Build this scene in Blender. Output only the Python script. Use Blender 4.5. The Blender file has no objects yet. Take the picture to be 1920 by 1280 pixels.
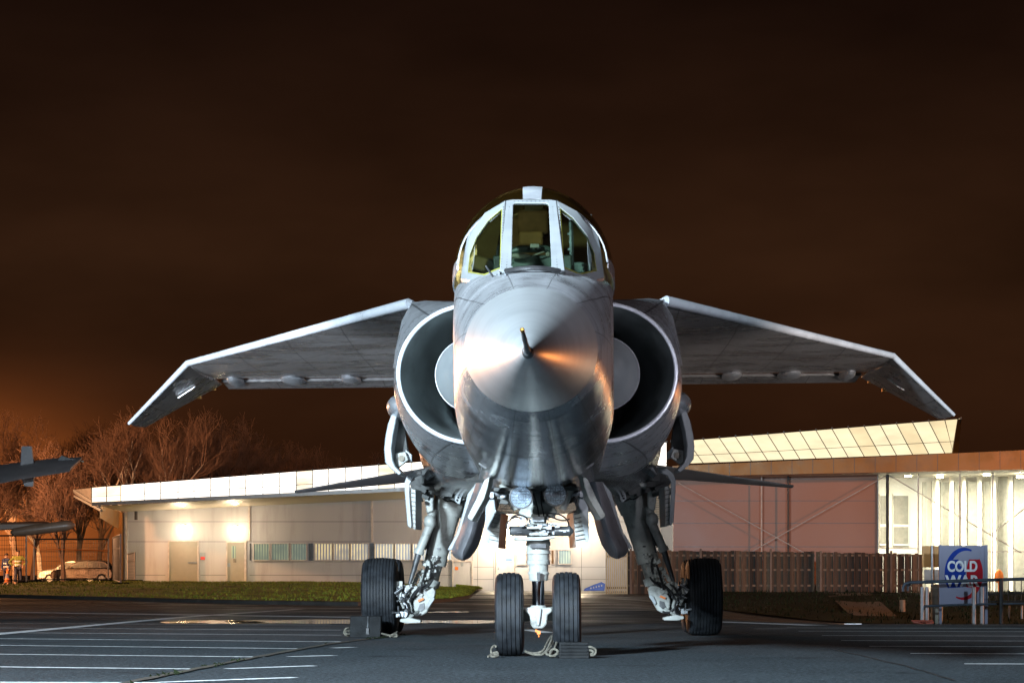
import bpy, math, random
from mathutils import Vector, Matrix, noise
R = math.radians
# ---------------------------------------------------------------- camera, world, lights
F, H, VX, VY = 4480.0, 0.66, 1037.0, 1085.0      # focal length in photo pixels, eye height, principal point
sc = bpy.context.scene
COL = sc.collection
cam = bpy.data.cameras.new('camera'); co = bpy.data.objects.new('camera', cam); COL.objects.link(co)
co.location = (0, 0, H); co.rotation_euler = (R(90), 0, 0)
cam.sensor_width = 36; cam.lens = F/1920*36
cam.shift_x = -(VX-960)/1920; cam.shift_y = (VY-640)/1920
cam.clip_start = .1; cam.clip_end = 3000
sc.camera = co
sc.view_settings.view_transform = 'Standard'; sc.view_settings.look = 'None'
sc.view_settings.exposure = 0; sc.view_settings.gamma = 1
sc.render.resolution_x = 1024; sc.render.resolution_y = 682

def newmath(nt, op, a, b=None, c=None, clamp=False):
    n = nt.nodes.new('ShaderNodeMath'); n.operation = op; n.use_clamp = clamp
    for i, v in enumerate((a, b, c)):
        if v is None: continue
        if isinstance(v, (int, float)): n.inputs[i].default_value = v
        else: nt.links.new(v, n.inputs[i])
    return n.outputs[0]
def newmix(nt, f, a, b):
    n = nt.nodes.new('ShaderNodeMix'); n.data_type = 'RGBA'
    for k, v in ((0, f), (6, a), (7, b)):
        if isinstance(v, (int, float)): n.inputs[k].default_value = v
        elif isinstance(v, tuple): n.inputs[k].default_value = (*v[:3], 1)
        else: nt.links.new(v, n.inputs[k])
    return n.outputs[2]
def newramp(nt, f, stops):
    n = nt.nodes.new('ShaderNodeValToRGB'); e = n.color_ramp.elements
    while len(e) < len(stops): e.new(.5)
    for q, (p, c) in zip(e, stops):
        q.position = p; q.color = (c, c, c, 1) if isinstance(c, (int, float)) else (*c[:3], 1)
    nt.links.new(f, n.inputs[0]); return n.outputs[0]

w = bpy.data.worlds.new('World'); sc.world = w; w.use_nodes = True
nt = w.node_tree; bg = nt.nodes['Background']
tc = nt.nodes.new('ShaderNodeTexCoord'); sx = nt.nodes.new('ShaderNodeSeparateXYZ')
nt.links.new(tc.outputs['Generated'], sx.inputs[0])
X, Y, Z = sx.outputs
el = newmath(nt, 'MAXIMUM', Z, 0.0)
base = newramp(nt, el, [(0, (.036, .0122, .0043)), (.055, (.025, .0088, .0036)), (.13, (.027, .0106, .0046)), (.19, (.0160, .0064, .0032)), (.255, (.0080, .0034, .0022)), (1, (.005, .0025, .0015))])
# town glow low on the left
ax = newmath(nt, 'ADD', X, .262); ay = newmath(nt, 'SUBTRACT', Z, .018)
g1 = newmath(nt, 'ADD', newmath(nt, 'POWER', newmath(nt, 'DIVIDE', ax, .070), 2), newmath(nt, 'POWER', newmath(nt, 'DIVIDE', ay, .040), 2))
g = newmath(nt, 'POWER', 2.718, newmath(nt, 'MULTIPLY', g1, -1.0))
g = newmath(nt, 'MULTIPLY', g, newmath(nt, 'GREATER_THAN', Y, 0))
base = newmix(nt, g, base, (.62, .15, .028))
ns = nt.nodes.new('ShaderNodeTexNoise'); ns.inputs['Scale'].default_value = 6; ns.inputs['Detail'].default_value = 4
mp = nt.nodes.new('ShaderNodeMapping'); mp.inputs['Scale'].default_value = (1, 1, 2.6)
nt.links.new(tc.outputs['Generated'], mp.inputs[0]); nt.links.new(mp.outputs[0], ns.inputs['Vector'])
cl = newramp(nt, ns.outputs[0], [(.28, .60), (.72, 1.35)])
mm = nt.nodes.new('ShaderNodeMix'); mm.data_type = 'RGBA'; mm.blend_type = 'MULTIPLY'; mm.inputs[0].default_value = 1
nt.links.new(base, mm.inputs[6]); nt.links.new(cl, mm.inputs[7])
nt.links.new(mm.outputs[2], bg.inputs[0]); bg.inputs[1].default_value = 1.0

def lamp(kind, name, loc, color, power, target=None, **kw):
    l = bpy.data.lights.new(name, kind); l.color = color; l.energy = power
    for k, v in kw.items(): setattr(l, k, v)
    o = bpy.data.objects.new(name, l); COL.objects.link(o); o.location = loc
    if target is not None:
        o.rotation_euler = (Vector(target)-Vector(loc)).to_track_quat('-Z', 'Y').to_euler()
    return o
# cool work floodlights beside and behind the photographer, left; below them, added unseen fill spots
lamp('AREA', 'floodlight_low', (-5.6, 5.0, 2.75), (.93, .97, 1.0), 900, (-.3, 22, 1.9), size=.6, shape='DISK')
lamp('SPOT', 'high_spot', (-9, 0, 6.6), (.70, .87, 1.0), 95000, (-1, 24, 1.0), spot_size=R(62), spot_blend=.9, shadow_soft_size=.7)
lamp('SPOT', 'wing_fill', (-9.5, 13, .45), (.78, .88, 1.0), 44000, (-4.2, 31.5, 3.7), spot_size=R(27), spot_blend=.6, shadow_soft_size=.3)  # unseen low spot added to brighten the left wing's underside
lamp('SPOT', 'nose_fill', (5, 0, 8), (.86, .86, 1.0), 9000, (.2, 16.5, 2.7), spot_size=R(12), spot_blend=.8, shadow_soft_size=.5)  # unseen spot added to lift the right side of the nose
lamp('SPOT', 'wing_fill', (10.5, 13, .45), (1, .88, .82), 19000, (4.5, 31.5, 3.7), spot_size=R(27), spot_blend=.6, shadow_soft_size=.3)  # weaker warm spot, likewise added, for the right wing's underside
lamp('SPOT', 'cowl_fill', (9.5, 6, 1.2), (.90, .88, 1.0), 7500, (1.1, 23.5, 3.0), spot_size=R(15), spot_blend=1, shadow_soft_size=.4)  # unseen spot put in to brighten the right cowl and fuselage side
lamp('SPOT', 'high_spot', (11, 0, 7), (.62, .84, 1.0), 80000, (13, 26, 0), spot_size=R(46), spot_blend=.9, shadow_soft_size=.6)  # extra lamp added to fill the dark ground on the right
# spots added behind the wings, outside the frame, to streak the nose cone
lamp('SPOT', 'streak_spot', (-12.5, 43, 2.1), (1, .93, .82), 140, (0, 14.5, 2.0), spot_size=R(16), spot_blend=.5, shadow_soft_size=.25)
lamp('SPOT', 'streak_spot', (11.5, 43, 1.5), (1, .30, .07), 430, (0, 14.5, 2.0), spot_size=R(16), spot_blend=.5, shadow_soft_size=.25)
# sodium street lamps outside the frame
lamp('SPOT', 'street_lamp_light', (-38, 140, 5), (1, .46, .17), 42000, (-32.3, 160, .8), spot_size=R(30), spot_blend=.4, shadow_soft_size=.3)
lamp('POINT', 'street_lamp_light', (-36, 112, 7), (1, .44, .19), 36000, shadow_soft_size=.4)
lamp('SPOT', 'street_lamp_light', (34, 62, 9), (1, .42, .19), 34000, (5, 100, 2), spot_size=R(142), spot_blend=.2, shadow_soft_size=.4)

# ---------------------------------------------------------------- helpers
XC = -0.125; SR = math.sin(R(.6)); Y0 = 20.5
def s_(d): return F/d
def W(px, py, d):                                   # a pixel of the survey at distance d, as a world point
    return Vector(((px-VX)*d/F, d, H+(VY-py)*d/F))
def A(px, py, d):                                   # the same in the aircraft's own frame (it leans 0.6 degrees)
    p = W(px, py, d); x = p.x-XC
    return Vector((x+p.z*SR, d, p.z-x*SR))
class MB:
    def __init__(s): s.v = []; s.f = []; s.smooth = True
    def add(s, vs, fs):
        o = len(s.v); s.v += [Vector(q) for q in vs]; s.f += [tuple(i+o for i in f) for f in fs]; return s
    def box(s, c, size, rot=None):
        c = Vector(c); h = Vector(size)/2; m = rot if rot is not None else Matrix.Identity(3)
        vs = [c + m @ Vector((sx_*h.x, sy*h.y, sz*h.z)) for sx_ in (-1, 1) for sy in (-1, 1) for sz in (-1, 1)]
        return s.add(vs, [(0, 1, 3, 2), (4, 6, 7, 5), (0, 4, 5, 1), (2, 3, 7, 6), (0, 2, 6, 4), (1, 5, 7, 3)])
    def box2(s, a, b):
        a = Vector(a); b = Vector(b); return s.box((a+b)/2, [abs(x) for x in (b-a)])
    def loft(s, rings, cap0=False, cap1=False, closed=True):
        n = len(rings[0]); vs = [p for r in rings for p in r]; fs = []
        for i in range(len(rings)-1):
            for j in range(n if closed else n-1):
                k = (j+1) % n
                fs.append((i*n+j, i*n+k, (i+1)*n+k, (i+1)*n+j))
        if cap0: fs.append(tuple(range(n))[::-1])
        if cap1: fs.append(tuple((len(rings)-1)*n+j for j in range(n)))
        return s.add(vs, fs)
    def tube(s, pts, rad, seg=10, cap=True):
        pts = [Vector(p) for p in pts]
        if not isinstance(rad, (list, tuple)): rad = [rad]*len(pts)
        rings = []; up = None
        for i, p in enumerate(pts):
            t = (pts[min(i+1, len(pts)-1)]-pts[max(i-1, 0)])
            if t.length < 1e-9: t = Vector((0, 0, 1))
            t.normalize()
            if up is None:
                up = Vector((0, 0, 1)) if abs(t.z) < .9 else Vector((1, 0, 0))
            a = t.cross(up)
            if a.length < 1e-6: a = t.orthogonal()
            a.normalize(); b = a.cross(t).normalized(); up = b
            rings.append([p+(a*math.cos(2*math.pi*k/seg)+b*math.sin(2*math.pi*k/seg))*rad[i] for k in range(seg)])
        return s.loft(rings, cap, cap)
    def lathe(s, c, axis, prof, seg=32, caps=True):             # prof: (distance along the axis, radius)
        c = Vector(c); t = Vector(axis).normalized(); a = t.orthogonal().normalized(); b = t.cross(a)
        rings = [[c+t*h+(a*math.cos(2*math.pi*k/seg)+b*math.sin(2*math.pi*k/seg))*max(r, 1e-4) for k in range(seg)] for h, r in prof]
        return s.loft(rings, caps, caps)
    def ell(s, c, r, seg=16, rows=10):
        c = Vector(c); rings = []
        for i in range(rows+1):
            ph = math.pi*i/rows; z = -math.cos(ph); q = max(math.sin(ph), 1e-3)
            rings.append([c+Vector((r[0]*q*math.cos(2*math.pi*k/seg), r[1]*q*math.sin(2*math.pi*k/seg), r[2]*z)) for k in range(seg)])
        return s.loft(rings, True, True)
    def plate(s, pts, off):                          # polygon thickened along off
        pts = [Vector(p) for p in pts]; off = Vector(off); n = len(pts)
        vs = pts+[p+off for p in pts]
        fs = [tuple(range(n))[::-1], tuple(range(n, 2*n))]+[(i, (i+1) % n, (i+1) % n+n, i+n) for i in range(n)]
        return s.add(vs, fs)
    def quad(s, a, b, c, d): return s.add([a, b, c, d], [(0, 1, 2, 3)])
    def mirror(s, sgn):
        if sgn > 0:
            for q in s.v: q.x = -q.x
            s.f = [tuple(reversed(f)) for f in s.f]
        return s
    def build(s, name, mat, parent=None, shift=None, sharp=35, bevel=0, normals=True):
        me = bpy.data.meshes.new(name)
        sh = Vector(shift) if shift is not None else (Vector((0, Y0, 0)) if (parent is not None and root_of(parent) is JET) else Vector((0, 0, 0)))
        me.from_pydata([tuple(q-sh) for q in s.v], [], s.f); me.validate()
        if normals:
            import bmesh
            bm = bmesh.new(); bm.from_mesh(me); bmesh.ops.recalc_face_normals(bm, faces=bm.faces); bm.to_mesh(me); bm.free()
        me.polygons.foreach_set('use_smooth', [True]*len(me.polygons))
        me.set_sharp_from_angle(angle=R(sharp))
        o = bpy.data.objects.new(name, me); COL.objects.link(o)
        if mat: me.materials.append(mat)
        if parent is not None: o.parent = parent
        if bevel:
            b = o.modifiers.new('bevel', 'BEVEL'); b.width = bevel; b.segments = 2; b.limit_method = 'ANGLE'; b.angle_limit = R(40)
        return o
JET = None
def root_of(o):
    while o.parent is not None: o = o.parent
    return o
def tag(o, label=None, cat=None, group=None, kind=None):
    if label: o['label'] = label
    if cat: o['category'] = cat
    if group: o['group'] = group
    if kind: o['kind'] = kind
    return o
def empty(name, loc, label, cat, group=None, rz=0):
    o = bpy.data.objects.new(name, None); COL.objects.link(o); o.location = loc; o.rotation_euler.z = rz
    o.empty_display_size = .2
    return tag(o, label, cat, group)
def rot_z(a): return Matrix.Rotation(a, 3, 'Z')
def rot_to(v):                                      # local z along v
    return Vector(v).to_track_quat('Z', 'Y').to_matrix()

# ---------------------------------------------------------------- materials
def mat(name, col, rough=.5, metal=0, var=.12, scale=6, bump=0, bscale=60, spec=.5, stretch=None, rvar=.1, dirt=None, dscale=2.0, damt=.5):
    m = bpy.data.materials.new(name); m.use_nodes = True; nt = m.node_tree; p = nt.nodes['Principled BSDF']
    tc = nt.nodes.new('ShaderNodeTexCoord'); v = tc.outputs['Object']
    if stretch:
        mp = nt.nodes.new('ShaderNodeMapping'); mp.inputs['Scale'].default_value = stretch
        nt.links.new(v, mp.inputs[0]); v = mp.outputs[0]
    n = nt.nodes.new('ShaderNodeTexNoise'); n.inputs['Scale'].default_value = scale; n.inputs['Detail'].default_value = 6
    nt.links.new(v, n.inputs['Vector'])
    lo = tuple(max(c*(1-var*1.6), 0) for c in col); hi = tuple(min(c*(1+var*1.6), 1) for c in col)
    c = newramp(nt, n.outputs[0], [(.3, lo), (.7, hi)])
    if dirt:
        n3 = nt.nodes.new('ShaderNodeTexNoise'); n3.inputs['Scale'].default_value = dscale; n3.inputs['Detail'].default_value = 8; n3.inputs['Roughness'].default_value = .65
        nt.links.new(v, n3.inputs['Vector'])
        k = newramp(nt, n3.outputs[0], [(.52, 0.0), (.68, damt)])
        c = newmix(nt, k, c, dirt)
    nt.links.new(c, p.inputs['Base Color'])
    r = newramp(nt, n.outputs[0], [(.3, max(rough-rvar, .02)), (.7, min(rough+rvar, 1))])
    nt.links.new(r, p.inputs['Roughness'])
    p.inputs['Metallic'].default_value = metal; p.inputs['Specular IOR Level'].default_value = spec
    if bump:
        n2 = nt.nodes.new('ShaderNodeTexNoise'); n2.inputs['Scale'].default_value = bscale; n2.inputs['Detail'].default_value = 4
        nt.links.new(tc.outputs['Object'], n2.inputs['Vector'])
        b = nt.nodes.new('ShaderNodeBump'); b.inputs['Strength'].default_value = bump; b.inputs['Distance'].default_value = .02
        nt.links.new(n2.outputs[0], b.inputs['Height']); nt.links.new(b.outputs[0], p.inputs['Normal'])
    return m
def emis(name, col, st, var=0.0, scale=.5):
    m = bpy.data.materials.new(name); m.use_nodes = True; nt = m.node_tree; p = nt.nodes['Principled BSDF']
    p.inputs['Base Color'].default_value = (*col, 1); p.inputs['Emission Color'].default_value = (*col, 1)
    p.inputs['Emission Strength'].default_value = st
    if var:
        tc = nt.nodes.new('ShaderNodeTexCoord')
        n = nt.nodes.new('ShaderNodeTexNoise'); n.inputs['Scale'].default_value = scale; n.inputs['Detail'].default_value = 3
        nt.links.new(tc.outputs['Object'], n.inputs['Vector'])
        nt.links.new(newramp(nt, n.outputs[0], [(.3, st*(1-var)), (.7, st*(1+var))]), p.inputs['Emission Strength'])
    return m
def skin(name, col, rough, joints=True, grid=False, polish=True, metal=.72, brush=(1, 1, 1), rv=.1, dirt=.55, aniso=0):
    """polished aircraft aluminium: cloudy polish, plate joints across the body, streaks of grime"""
    m = bpy.data.materials.new(name); m.use_nodes = True; nt = m.node_tree; p = nt.nodes['Principled BSDF']
    tc = nt.nodes.new('ShaderNodeTexCoord'); v = tc.outputs['Object']
    def nz(scale, st, det=6, ro=.6):
        mp = nt.nodes.new('ShaderNodeMapping'); mp.inputs['Scale'].default_value = st; nt.links.new(v, mp.inputs[0])
        n = nt.nodes.new('ShaderNodeTexNoise'); n.inputs['Scale'].default_value = scale; n.inputs['Detail'].default_value = det; n.inputs['Roughness'].default_value = ro
        nt.links.new(mp.outputs[0], n.inputs['Vector']); return n.outputs[0]
    a = nz(2.2, brush); b = nz(9, tuple(3*q if q < 1 else q for q in brush)); f = nz(40, (.25, 6, .25), 3)
    c = newramp(nt, a, [(.3, tuple(q*.80 for q in col)), (.7, col)])
    c = newmix(nt, newramp(nt, b, [(.5, 0.0), (.75, dirt)]), c, tuple(q*.42 for q in col))
    if joints:
        sp = nt.nodes.new('ShaderNodeSeparateXYZ'); nt.links.new(v, sp.inputs[0])
        def lines(o, per, wd, ph):
            q = newmath(nt, 'ABSOLUTE', newmath(nt, 'SUBTRACT', newmath(nt, 'FRACT', newmath(nt, 'DIVIDE', newmath(nt, 'ADD', o, ph), per)), .5))
            return newmath(nt, 'GREATER_THAN', q, .5-wd/per)
        k = newmath(nt, 'MAXIMUM', lines(sp.outputs[1], .62, .007, 50.1), lines(sp.outputs[1], .95, .005, 50.3))
        an = newmath(nt, 'ARCTAN2', newmath(nt, 'SUBTRACT', sp.outputs[2], 2.2), sp.outputs[0])
        k = newmath(nt, 'MAXIMUM', k, lines(an, .5236, .006, 15.708+.2618))
        c = newmix(nt, newmath(nt, 'MULTIPLY', k, .65), c, (.03, .03, .035))
        # rows of fasteners either side of a joint
        q = newmath(nt, 'ABSOLUTE', newmath(nt, 'SUBTRACT', newmath(nt, 'FRACT', newmath(nt, 'DIVIDE', newmath(nt, 'ADD', sp.outputs[1], 50.15), .62)), .5))
        row = newmath(nt, 'LESS_THAN', newmath(nt, 'ABSOLUTE', newmath(nt, 'SUBTRACT', q, .5-.02/.62)), .006/.62)
        ang = newmath(nt, 'MULTIPLY', newmath(nt, 'ARCTAN2', newmath(nt, 'SUBTRACT', sp.outputs[2], 2.4), sp.outputs[0]), 22)
        dot = newmath(nt, 'LESS_THAN', newmath(nt, 'FRACT', ang), .3)
        c = newmix(nt, newmath(nt, 'MULTIPLY', newmath(nt, 'MULTIPLY', row, dot), .7), c, (.05, .05, .055))
    if grid:
        sp = nt.nodes.new('ShaderNodeSeparateXYZ'); nt.links.new(v, sp.inputs[0])
        def lines(o, per, wd, ph):
            q = newmath(nt, 'ABSOLUTE', newmath(nt, 'SUBTRACT', newmath(nt, 'FRACT', newmath(nt, 'DIVIDE', newmath(nt, 'ADD', o, ph), per)), .5))
            return newmath(nt, 'GREATER_THAN', q, .5-wd/per)
        k = newmath(nt, 'MAXIMUM', lines(sp.outputs[1], 1.35, .012, 50.1), lines(sp.outputs[0], .74, .007, 50.3))
        k = newmath(nt, 'MAXIMUM', k, lines(newmath(nt, 'ADD', sp.outputs[1], newmath(nt, 'MULTIPLY', newmath(nt, 'ABSOLUTE', sp.outputs[0]), -1.6)), 1.9, .018, 50.7))
        c = newmix(nt, newmath(nt, 'MULTIPLY', k, .6), c, (.05, .05, .055))
    nt.links.new(c, p.inputs['Base Color'])
    r = newmath(nt, 'ADD', newramp(nt, a, [(.3, rough-rv), (.7, rough+rv)]), newramp(nt, f, [(.35, -.03), (.65, .04)]))
    if joints and polish:      # the underside is polished bare metal, the upper surfaces are duller silver
        hz = newmath(nt, 'ADD', sp.outputs[2], newmath(nt, 'MULTIPLY', a, .5))
        k = newramp(nt, newmath(nt, 'DIVIDE', hz, 4), [(.47, 1), (.60, 0)])
        r = newmath(nt, 'SUBTRACT', r, newmath(nt, 'MULTIPLY', k, .22))
        nt.links.new(newmath(nt, 'ADD', newmath(nt, 'MULTIPLY', k, .97-metal+.0), metal), p.inputs['Metallic'])
    else: p.inputs['Metallic'].default_value = metal
    nt.links.new(newmath(nt, 'MAXIMUM', r, .06), p.inputs['Roughness'])
    bu = nt.nodes.new('ShaderNodeBump'); bu.inputs['Strength'].default_value = .22; bu.inputs['Distance'].default_value = .02
    nt.links.new(newmath(nt, 'ADD', b, newmath(nt, 'MULTIPLY', f, .25)), bu.inputs['Height']); nt.links.new(bu.outputs[0], p.inputs['Normal'])
    return m
def glass(name, tint, gl=.12, rough=.03, haze=None):
    m = bpy.data.materials.new(name); m.use_nodes = True; nt = m.node_tree; nt.nodes.remove(nt.nodes['Principled BSDF'])
    out = nt.nodes['Material Output']; t = nt.nodes.new('ShaderNodeBsdfTransparent'); g = nt.nodes.new('ShaderNodeBsdfGlossy')
    t.inputs[0].default_value = (*tint, 1); g.inputs['Roughness'].default_value = rough
    fr = nt.nodes.new('ShaderNodeLayerWeight'); fr.inputs[0].default_value = .5
    mx = nt.nodes.new('ShaderNodeMixShader'); nt.links.new(newmath(nt, 'ADD', newmath(nt, 'MULTIPLY', newmath(nt, 'POWER', fr.outputs['Facing'], 4.0), .7), .03+gl*.3), mx.inputs[0])
    src = t.outputs[0]
    if haze:
        df = nt.nodes.new('ShaderNodeBsdfDiffuse'); df.inputs[0].default_value = (*haze[0], 1); m2 = nt.nodes.new('ShaderNodeMixShader'); m2.inputs[0].default_value = haze[1]
        nt.links.new(t.outputs[0], m2.inputs[1]); nt.links.new(df.outputs[0], m2.inputs[2]); src = m2.outputs[0]
    nt.links.new(src, mx.inputs[1]); nt.links.new(g.outputs[0], mx.inputs[2]); nt.links.new(mx.outputs[0], out.inputs[0])
    return m
# ---------------------------------------------------------------- materials of the place
M = {}
M['skin'] = skin('aluminium_skin', (.72, .75, .79), .30)
M['skin_cowl'] = skin('aluminium_cowl_skin', (.72, .75, .79), .28, polish=False)
M['skin_wing'] = skin('aluminium_wing_skin', (.62, .60, .60), .28, joints=False, grid=True, brush=(.5, 1.2, 3), dirt=.8, metal=.80)
M['skin_dark'] = skin('dull_aluminium', (.42, .42, .45), .42, joints=False)
M['edge'] = skin('leading_edge_metal', (.80, .84, .90), .34, joints=False, dirt=.15, metal=.45)
M['gear'] = mat('pale_grey_gear_paint', (.27, .28, .26), .42, 0, .14, 5, .06, 40, dirt=(.06, .06, .055), dscale=7, damt=.75)
M['white'] = mat('white_paint', (.24, .26, .27), .42, 0, .07, 5, .04, 50, dirt=(.25, .25, .24), dscale=5, damt=.5)
M['dgrey'] = mat('dark_grey_metal', (.06, .062, .065), .4, .3, .3, 9, .1, 40)
M['black'] = mat('black_rubber_hose', (.012, .012, .013), .5, 0, .3, 9)
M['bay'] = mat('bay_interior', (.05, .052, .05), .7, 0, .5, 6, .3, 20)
M['chrome'] = mat('polished_oleo', (.62, .66, .72), .12, 1, .05, 5)
M['steel'] = mat('worn_steel', (.20, .21, .22), .48, .9, .3, 12, .08, 50)
M['tyre'] = mat('tyre_rubber', (.013, .015, .018), .6, 0, .35, 14, .15, 90, spec=.2, dirt=(.028, .03, .03), dscale=9, damt=.55)
M['duct'] = mat('duct_paint', (.14, .165, .16), .5, .1, .35, 2.0, .06, 20, dirt=(.03, .035, .035), dscale=1.6, damt=.7, stretch=(1, .5, 1))
M['canopy'] = glass('amber_canopy_glass', (.62, .50, .28), .25, .06, ((.30, .18, .03), .04))
M['pane'] = glass('windscreen_glass', (.44, .54, .46), .25, .02)
M['pane_edge'] = mat('olive_sealant', (.25, .25, .05), .5)
M['brass'] = mat('amber_brass', (.55, .30, .08), .3, 1)
M['orange'] = mat('orange_tag', (.65, .16, .02), .6)
M['lens'] = glass('lamp_lens', (.9, .95, 1.0), .4, .02, ((.7, .8, .9), .10))
M['refl'] = mat('lamp_reflector', (.88, .92, .95), .25, .4, .25, 60)
M['rope'] = mat('hemp_rope', (.10, .092, .072), .9, 0, .3, 40, .4, 120)
M['chock'] = mat('black_rubber_chock', (.010, .011, .012), .65, 0, .35, 9, .2, 60, spec=.12, dirt=(.016, .016, .015), dscale=6)
M['cockpit'] = mat('cockpit_black', (.035, .045, .038), .5, 0, .5, 8)
M['seat'] = mat('seat_canvas', (.07, .055, .05), .8, 0, .35, 9, .2, 40)
M['cream'] = mat('cream_padding', (.16, .14, .11), .7, 0, .2)

def cone_metal():
    m = bpy.data.materials.new('turned_aluminium'); m.use_nodes = True; nt = m.node_tree; p = nt.nodes['Principled BSDF']
    tc = nt.nodes.new('ShaderNodeTexCoord')
    # the cone's axis runs from the tip to the centre of its base
    sub = nt.nodes.new('ShaderNodeVectorMath'); sub.operation = 'SUBTRACT'; nt.links.new(tc.outputs['Object'], sub.inputs[0]); sub.inputs[1].default_value = (0, 13.7-Y0, 1.965)
    cr = nt.nodes.new('ShaderNodeVectorMath'); cr.operation = 'CROSS_PRODUCT'; cr.inputs[0].default_value = (0, .995, .1); nt.links.new(sub.outputs[0], cr.inputs[1])
    no = nt.nodes.new('ShaderNodeVectorMath'); no.operation = 'NORMALIZE'; nt.links.new(cr.outputs[0], no.inputs[0])
    nt.links.new(no.outputs[0], p.inputs['Tangent'])
    p.inputs['Anisotropic'].default_value = .93
    p.inputs['Metallic'].default_value = .68
    # turning marks: noise read along the radius
    ln = nt.nodes.new('ShaderNodeVectorMath'); ln.operation = 'LENGTH'; nt.links.new(cr.outputs[0], ln.inputs[0])
    cx = nt.nodes.new('ShaderNodeCombineXYZ'); nt.links.new(newmath(nt, 'MULTIPLY', ln.outputs['Value'], 60), cx.inputs[0])
    n = nt.nodes.new('ShaderNodeTexNoise'); n.inputs['Scale'].default_value = 1; n.inputs['Detail'].default_value = 5; nt.links.new(cx.outputs[0], n.inputs['Vector'])
    n2 = nt.nodes.new('ShaderNodeTexNoise'); n2.inputs['Scale'].default_value = 3; n2.inputs['Detail'].default_value = 5; nt.links.new(tc.outputs['Object'], n2.inputs['Vector'])
    c = newmix(nt, newramp(nt, n.outputs[0], [(.35, 0), (.65, 1)]), (.70, .74, .76), (.76, .80, .82))
    c = newmix(nt, newramp(nt, n2.outputs[0], [(.5, 0), (.75, .35)]), c, (.42, .46, .48))
    nt.links.new(c, p.inputs['Base Color'])
    nt.links.new(newramp(nt, n.outputs[0], [(.3, .27), (.7, .30)]), p.inputs['Roughness'])
    return m
M['cone'] = cone_metal()

# ---------------------------------------------------------------- the aircraft
JET = empty('jet_aircraft', (XC, Y0, 0), 'big silver twin-engined jet aircraft standing nose-on in the middle of the tarmac', 'aircraft')
JET.rotation_euler.y = -R(.6)
def ring(d, w, zL, lo, nl, zU, up, nu, cu=0, N=56):
    out = []
    for k in range(N):
        t = 2*math.pi*k/N; c, s = math.cos(t), math.sin(t)
        n = nu if s >= 0 else nl; zc, r = (zU, up) if s >= 0 else (zL, -lo)
        out.append(Vector((cu+w*math.copysign(abs(c)**(2/n), c), d, zc+r*abs(s)**(2/n))))
    return out
body = [(16.02, .447, 2.196, .415, 2, 2.196, .415, 2), (16.3, .482, 2.195, .47, 2, 2.23, .44, 2), (16.6, .512, 2.19, .51, 2.05, 2.28, .475, 2), (17.2, .56, 2.15, .55, 2.1, 2.35, .52, 2.3),
        (17.6, .583, 2.13, .59, 2.15, 2.45, .49, 2.8), (18.0, .602, 2.12, .62, 2.2, 2.5, .48, 3.5), (18.6, .622, 2.1, .655, 2.25, 2.6, .41, 5), (19.2, .638, 2.1, .675, 2.3, 2.85, .24, 5),
        (19.45, .64, 2.1, .68, 2.3, 2.85, .25, 5), (20.9, .645, 2.1, .69, 2.3, 2.85, .25, 5), (20.95, .645, 2.1, .69, 2.3, 3.1, .765, 2), (23, .66, 2.1, .70, 2.3, 3.0, .80, 2),
        (24.6, .70, 2.2, .75, 2.5, 2.95, .78, 2), (25.6, 1.05, 2.3, .8, 3, 2.9, .74, 2.4), (27, 1.38, 2.35, .85, 3, 2.85, .74, 3), (31, 1.40, 2.35, .85, 3, 2.85, .74, 3), (37, 1.22, 2.4, .7, 3, 2.75, .62, 3), (40.5, 1.0, 2.5, .5, 2.4, 2.7, .5, 2.4)]
mb = MB(); mb.loft([ring(*b) for b in body], True, True)
fus = mb.build('fuselage', M['skin'], JET, sharp=50)
# turned metal nose cone
mb = MB(); rs = []
for i in range(22):
    t = i/21; d = 13.72+t*2.28; r = .012+.436*(t**.86); zc = 1.965+.231*t
    rs.append([Vector((r*math.cos(a), d, zc+r*(.417/.448)*math.sin(a))) for a in [2*math.pi*k/96 for k in range(96)]])
mb.loft(rs, True, True); mb.build('nose_cone', M['cone'], JET)
mb = MB(); rs = [ring(16.0, .4478, 2.196, .4168, 2, 2.196, .4168, 2), ring(16.022, .4482, 2.196, .4172, 2, 2.196, .4172, 2)]
mb.loft(rs, True, True); mb.build('nose_cone_seam', M['dgrey'], JET)
mb = MB(); mb.lathe((0, 13.73, 1.965), (-.03, -1, .07), [(-.05, .034), (.0, .034), (.012, .028), (.03, .028), (.035, .022), (.16, .017), (.38, .012), (.40, .015), (.68, .010), (.69, .006)], 16)
mb.build('pitot_probe', M['steel'], JET)
mb = MB(); mb.lathe((-.0204, 13.05, 2.0125), (-.03, -1, .07), [(0, .0125), (.05, .0125), (.06, .008)], 12); mb.build('probe_tip', M['brass'], JET)
# small lights and vents under the nose
for (px, py) in ((958, 776), (985, 781)):
    c = A(px, py, 16.35); MB().box(c, (.035, .08, .016)).build('nose_sensor', M['brass'], JET, bevel=.004)
mb = MB()
for px, py, d in ((1035, 850, 18.2),): 
    c = A(px, py, d); mb.box(c, (.05, .05, .03))
mb.build('belly_vent', M['white'], JET)
mb = MB()
for px, py, dx, d in ((905, 873, -.05, 18.8), (1107, 873, .05, 18.8)):
    c = A(px, py, d); mb.tube([c, c+Vector((dx*.6, -.02, -.11))], .006, 6); mb.box(c, (.07, .02, .012), Matrix.Rotation(-.6 if dx > 0 else .6, 3, 'Y'))
mb.build('blade_aerial', M['dgrey'], JET)
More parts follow.
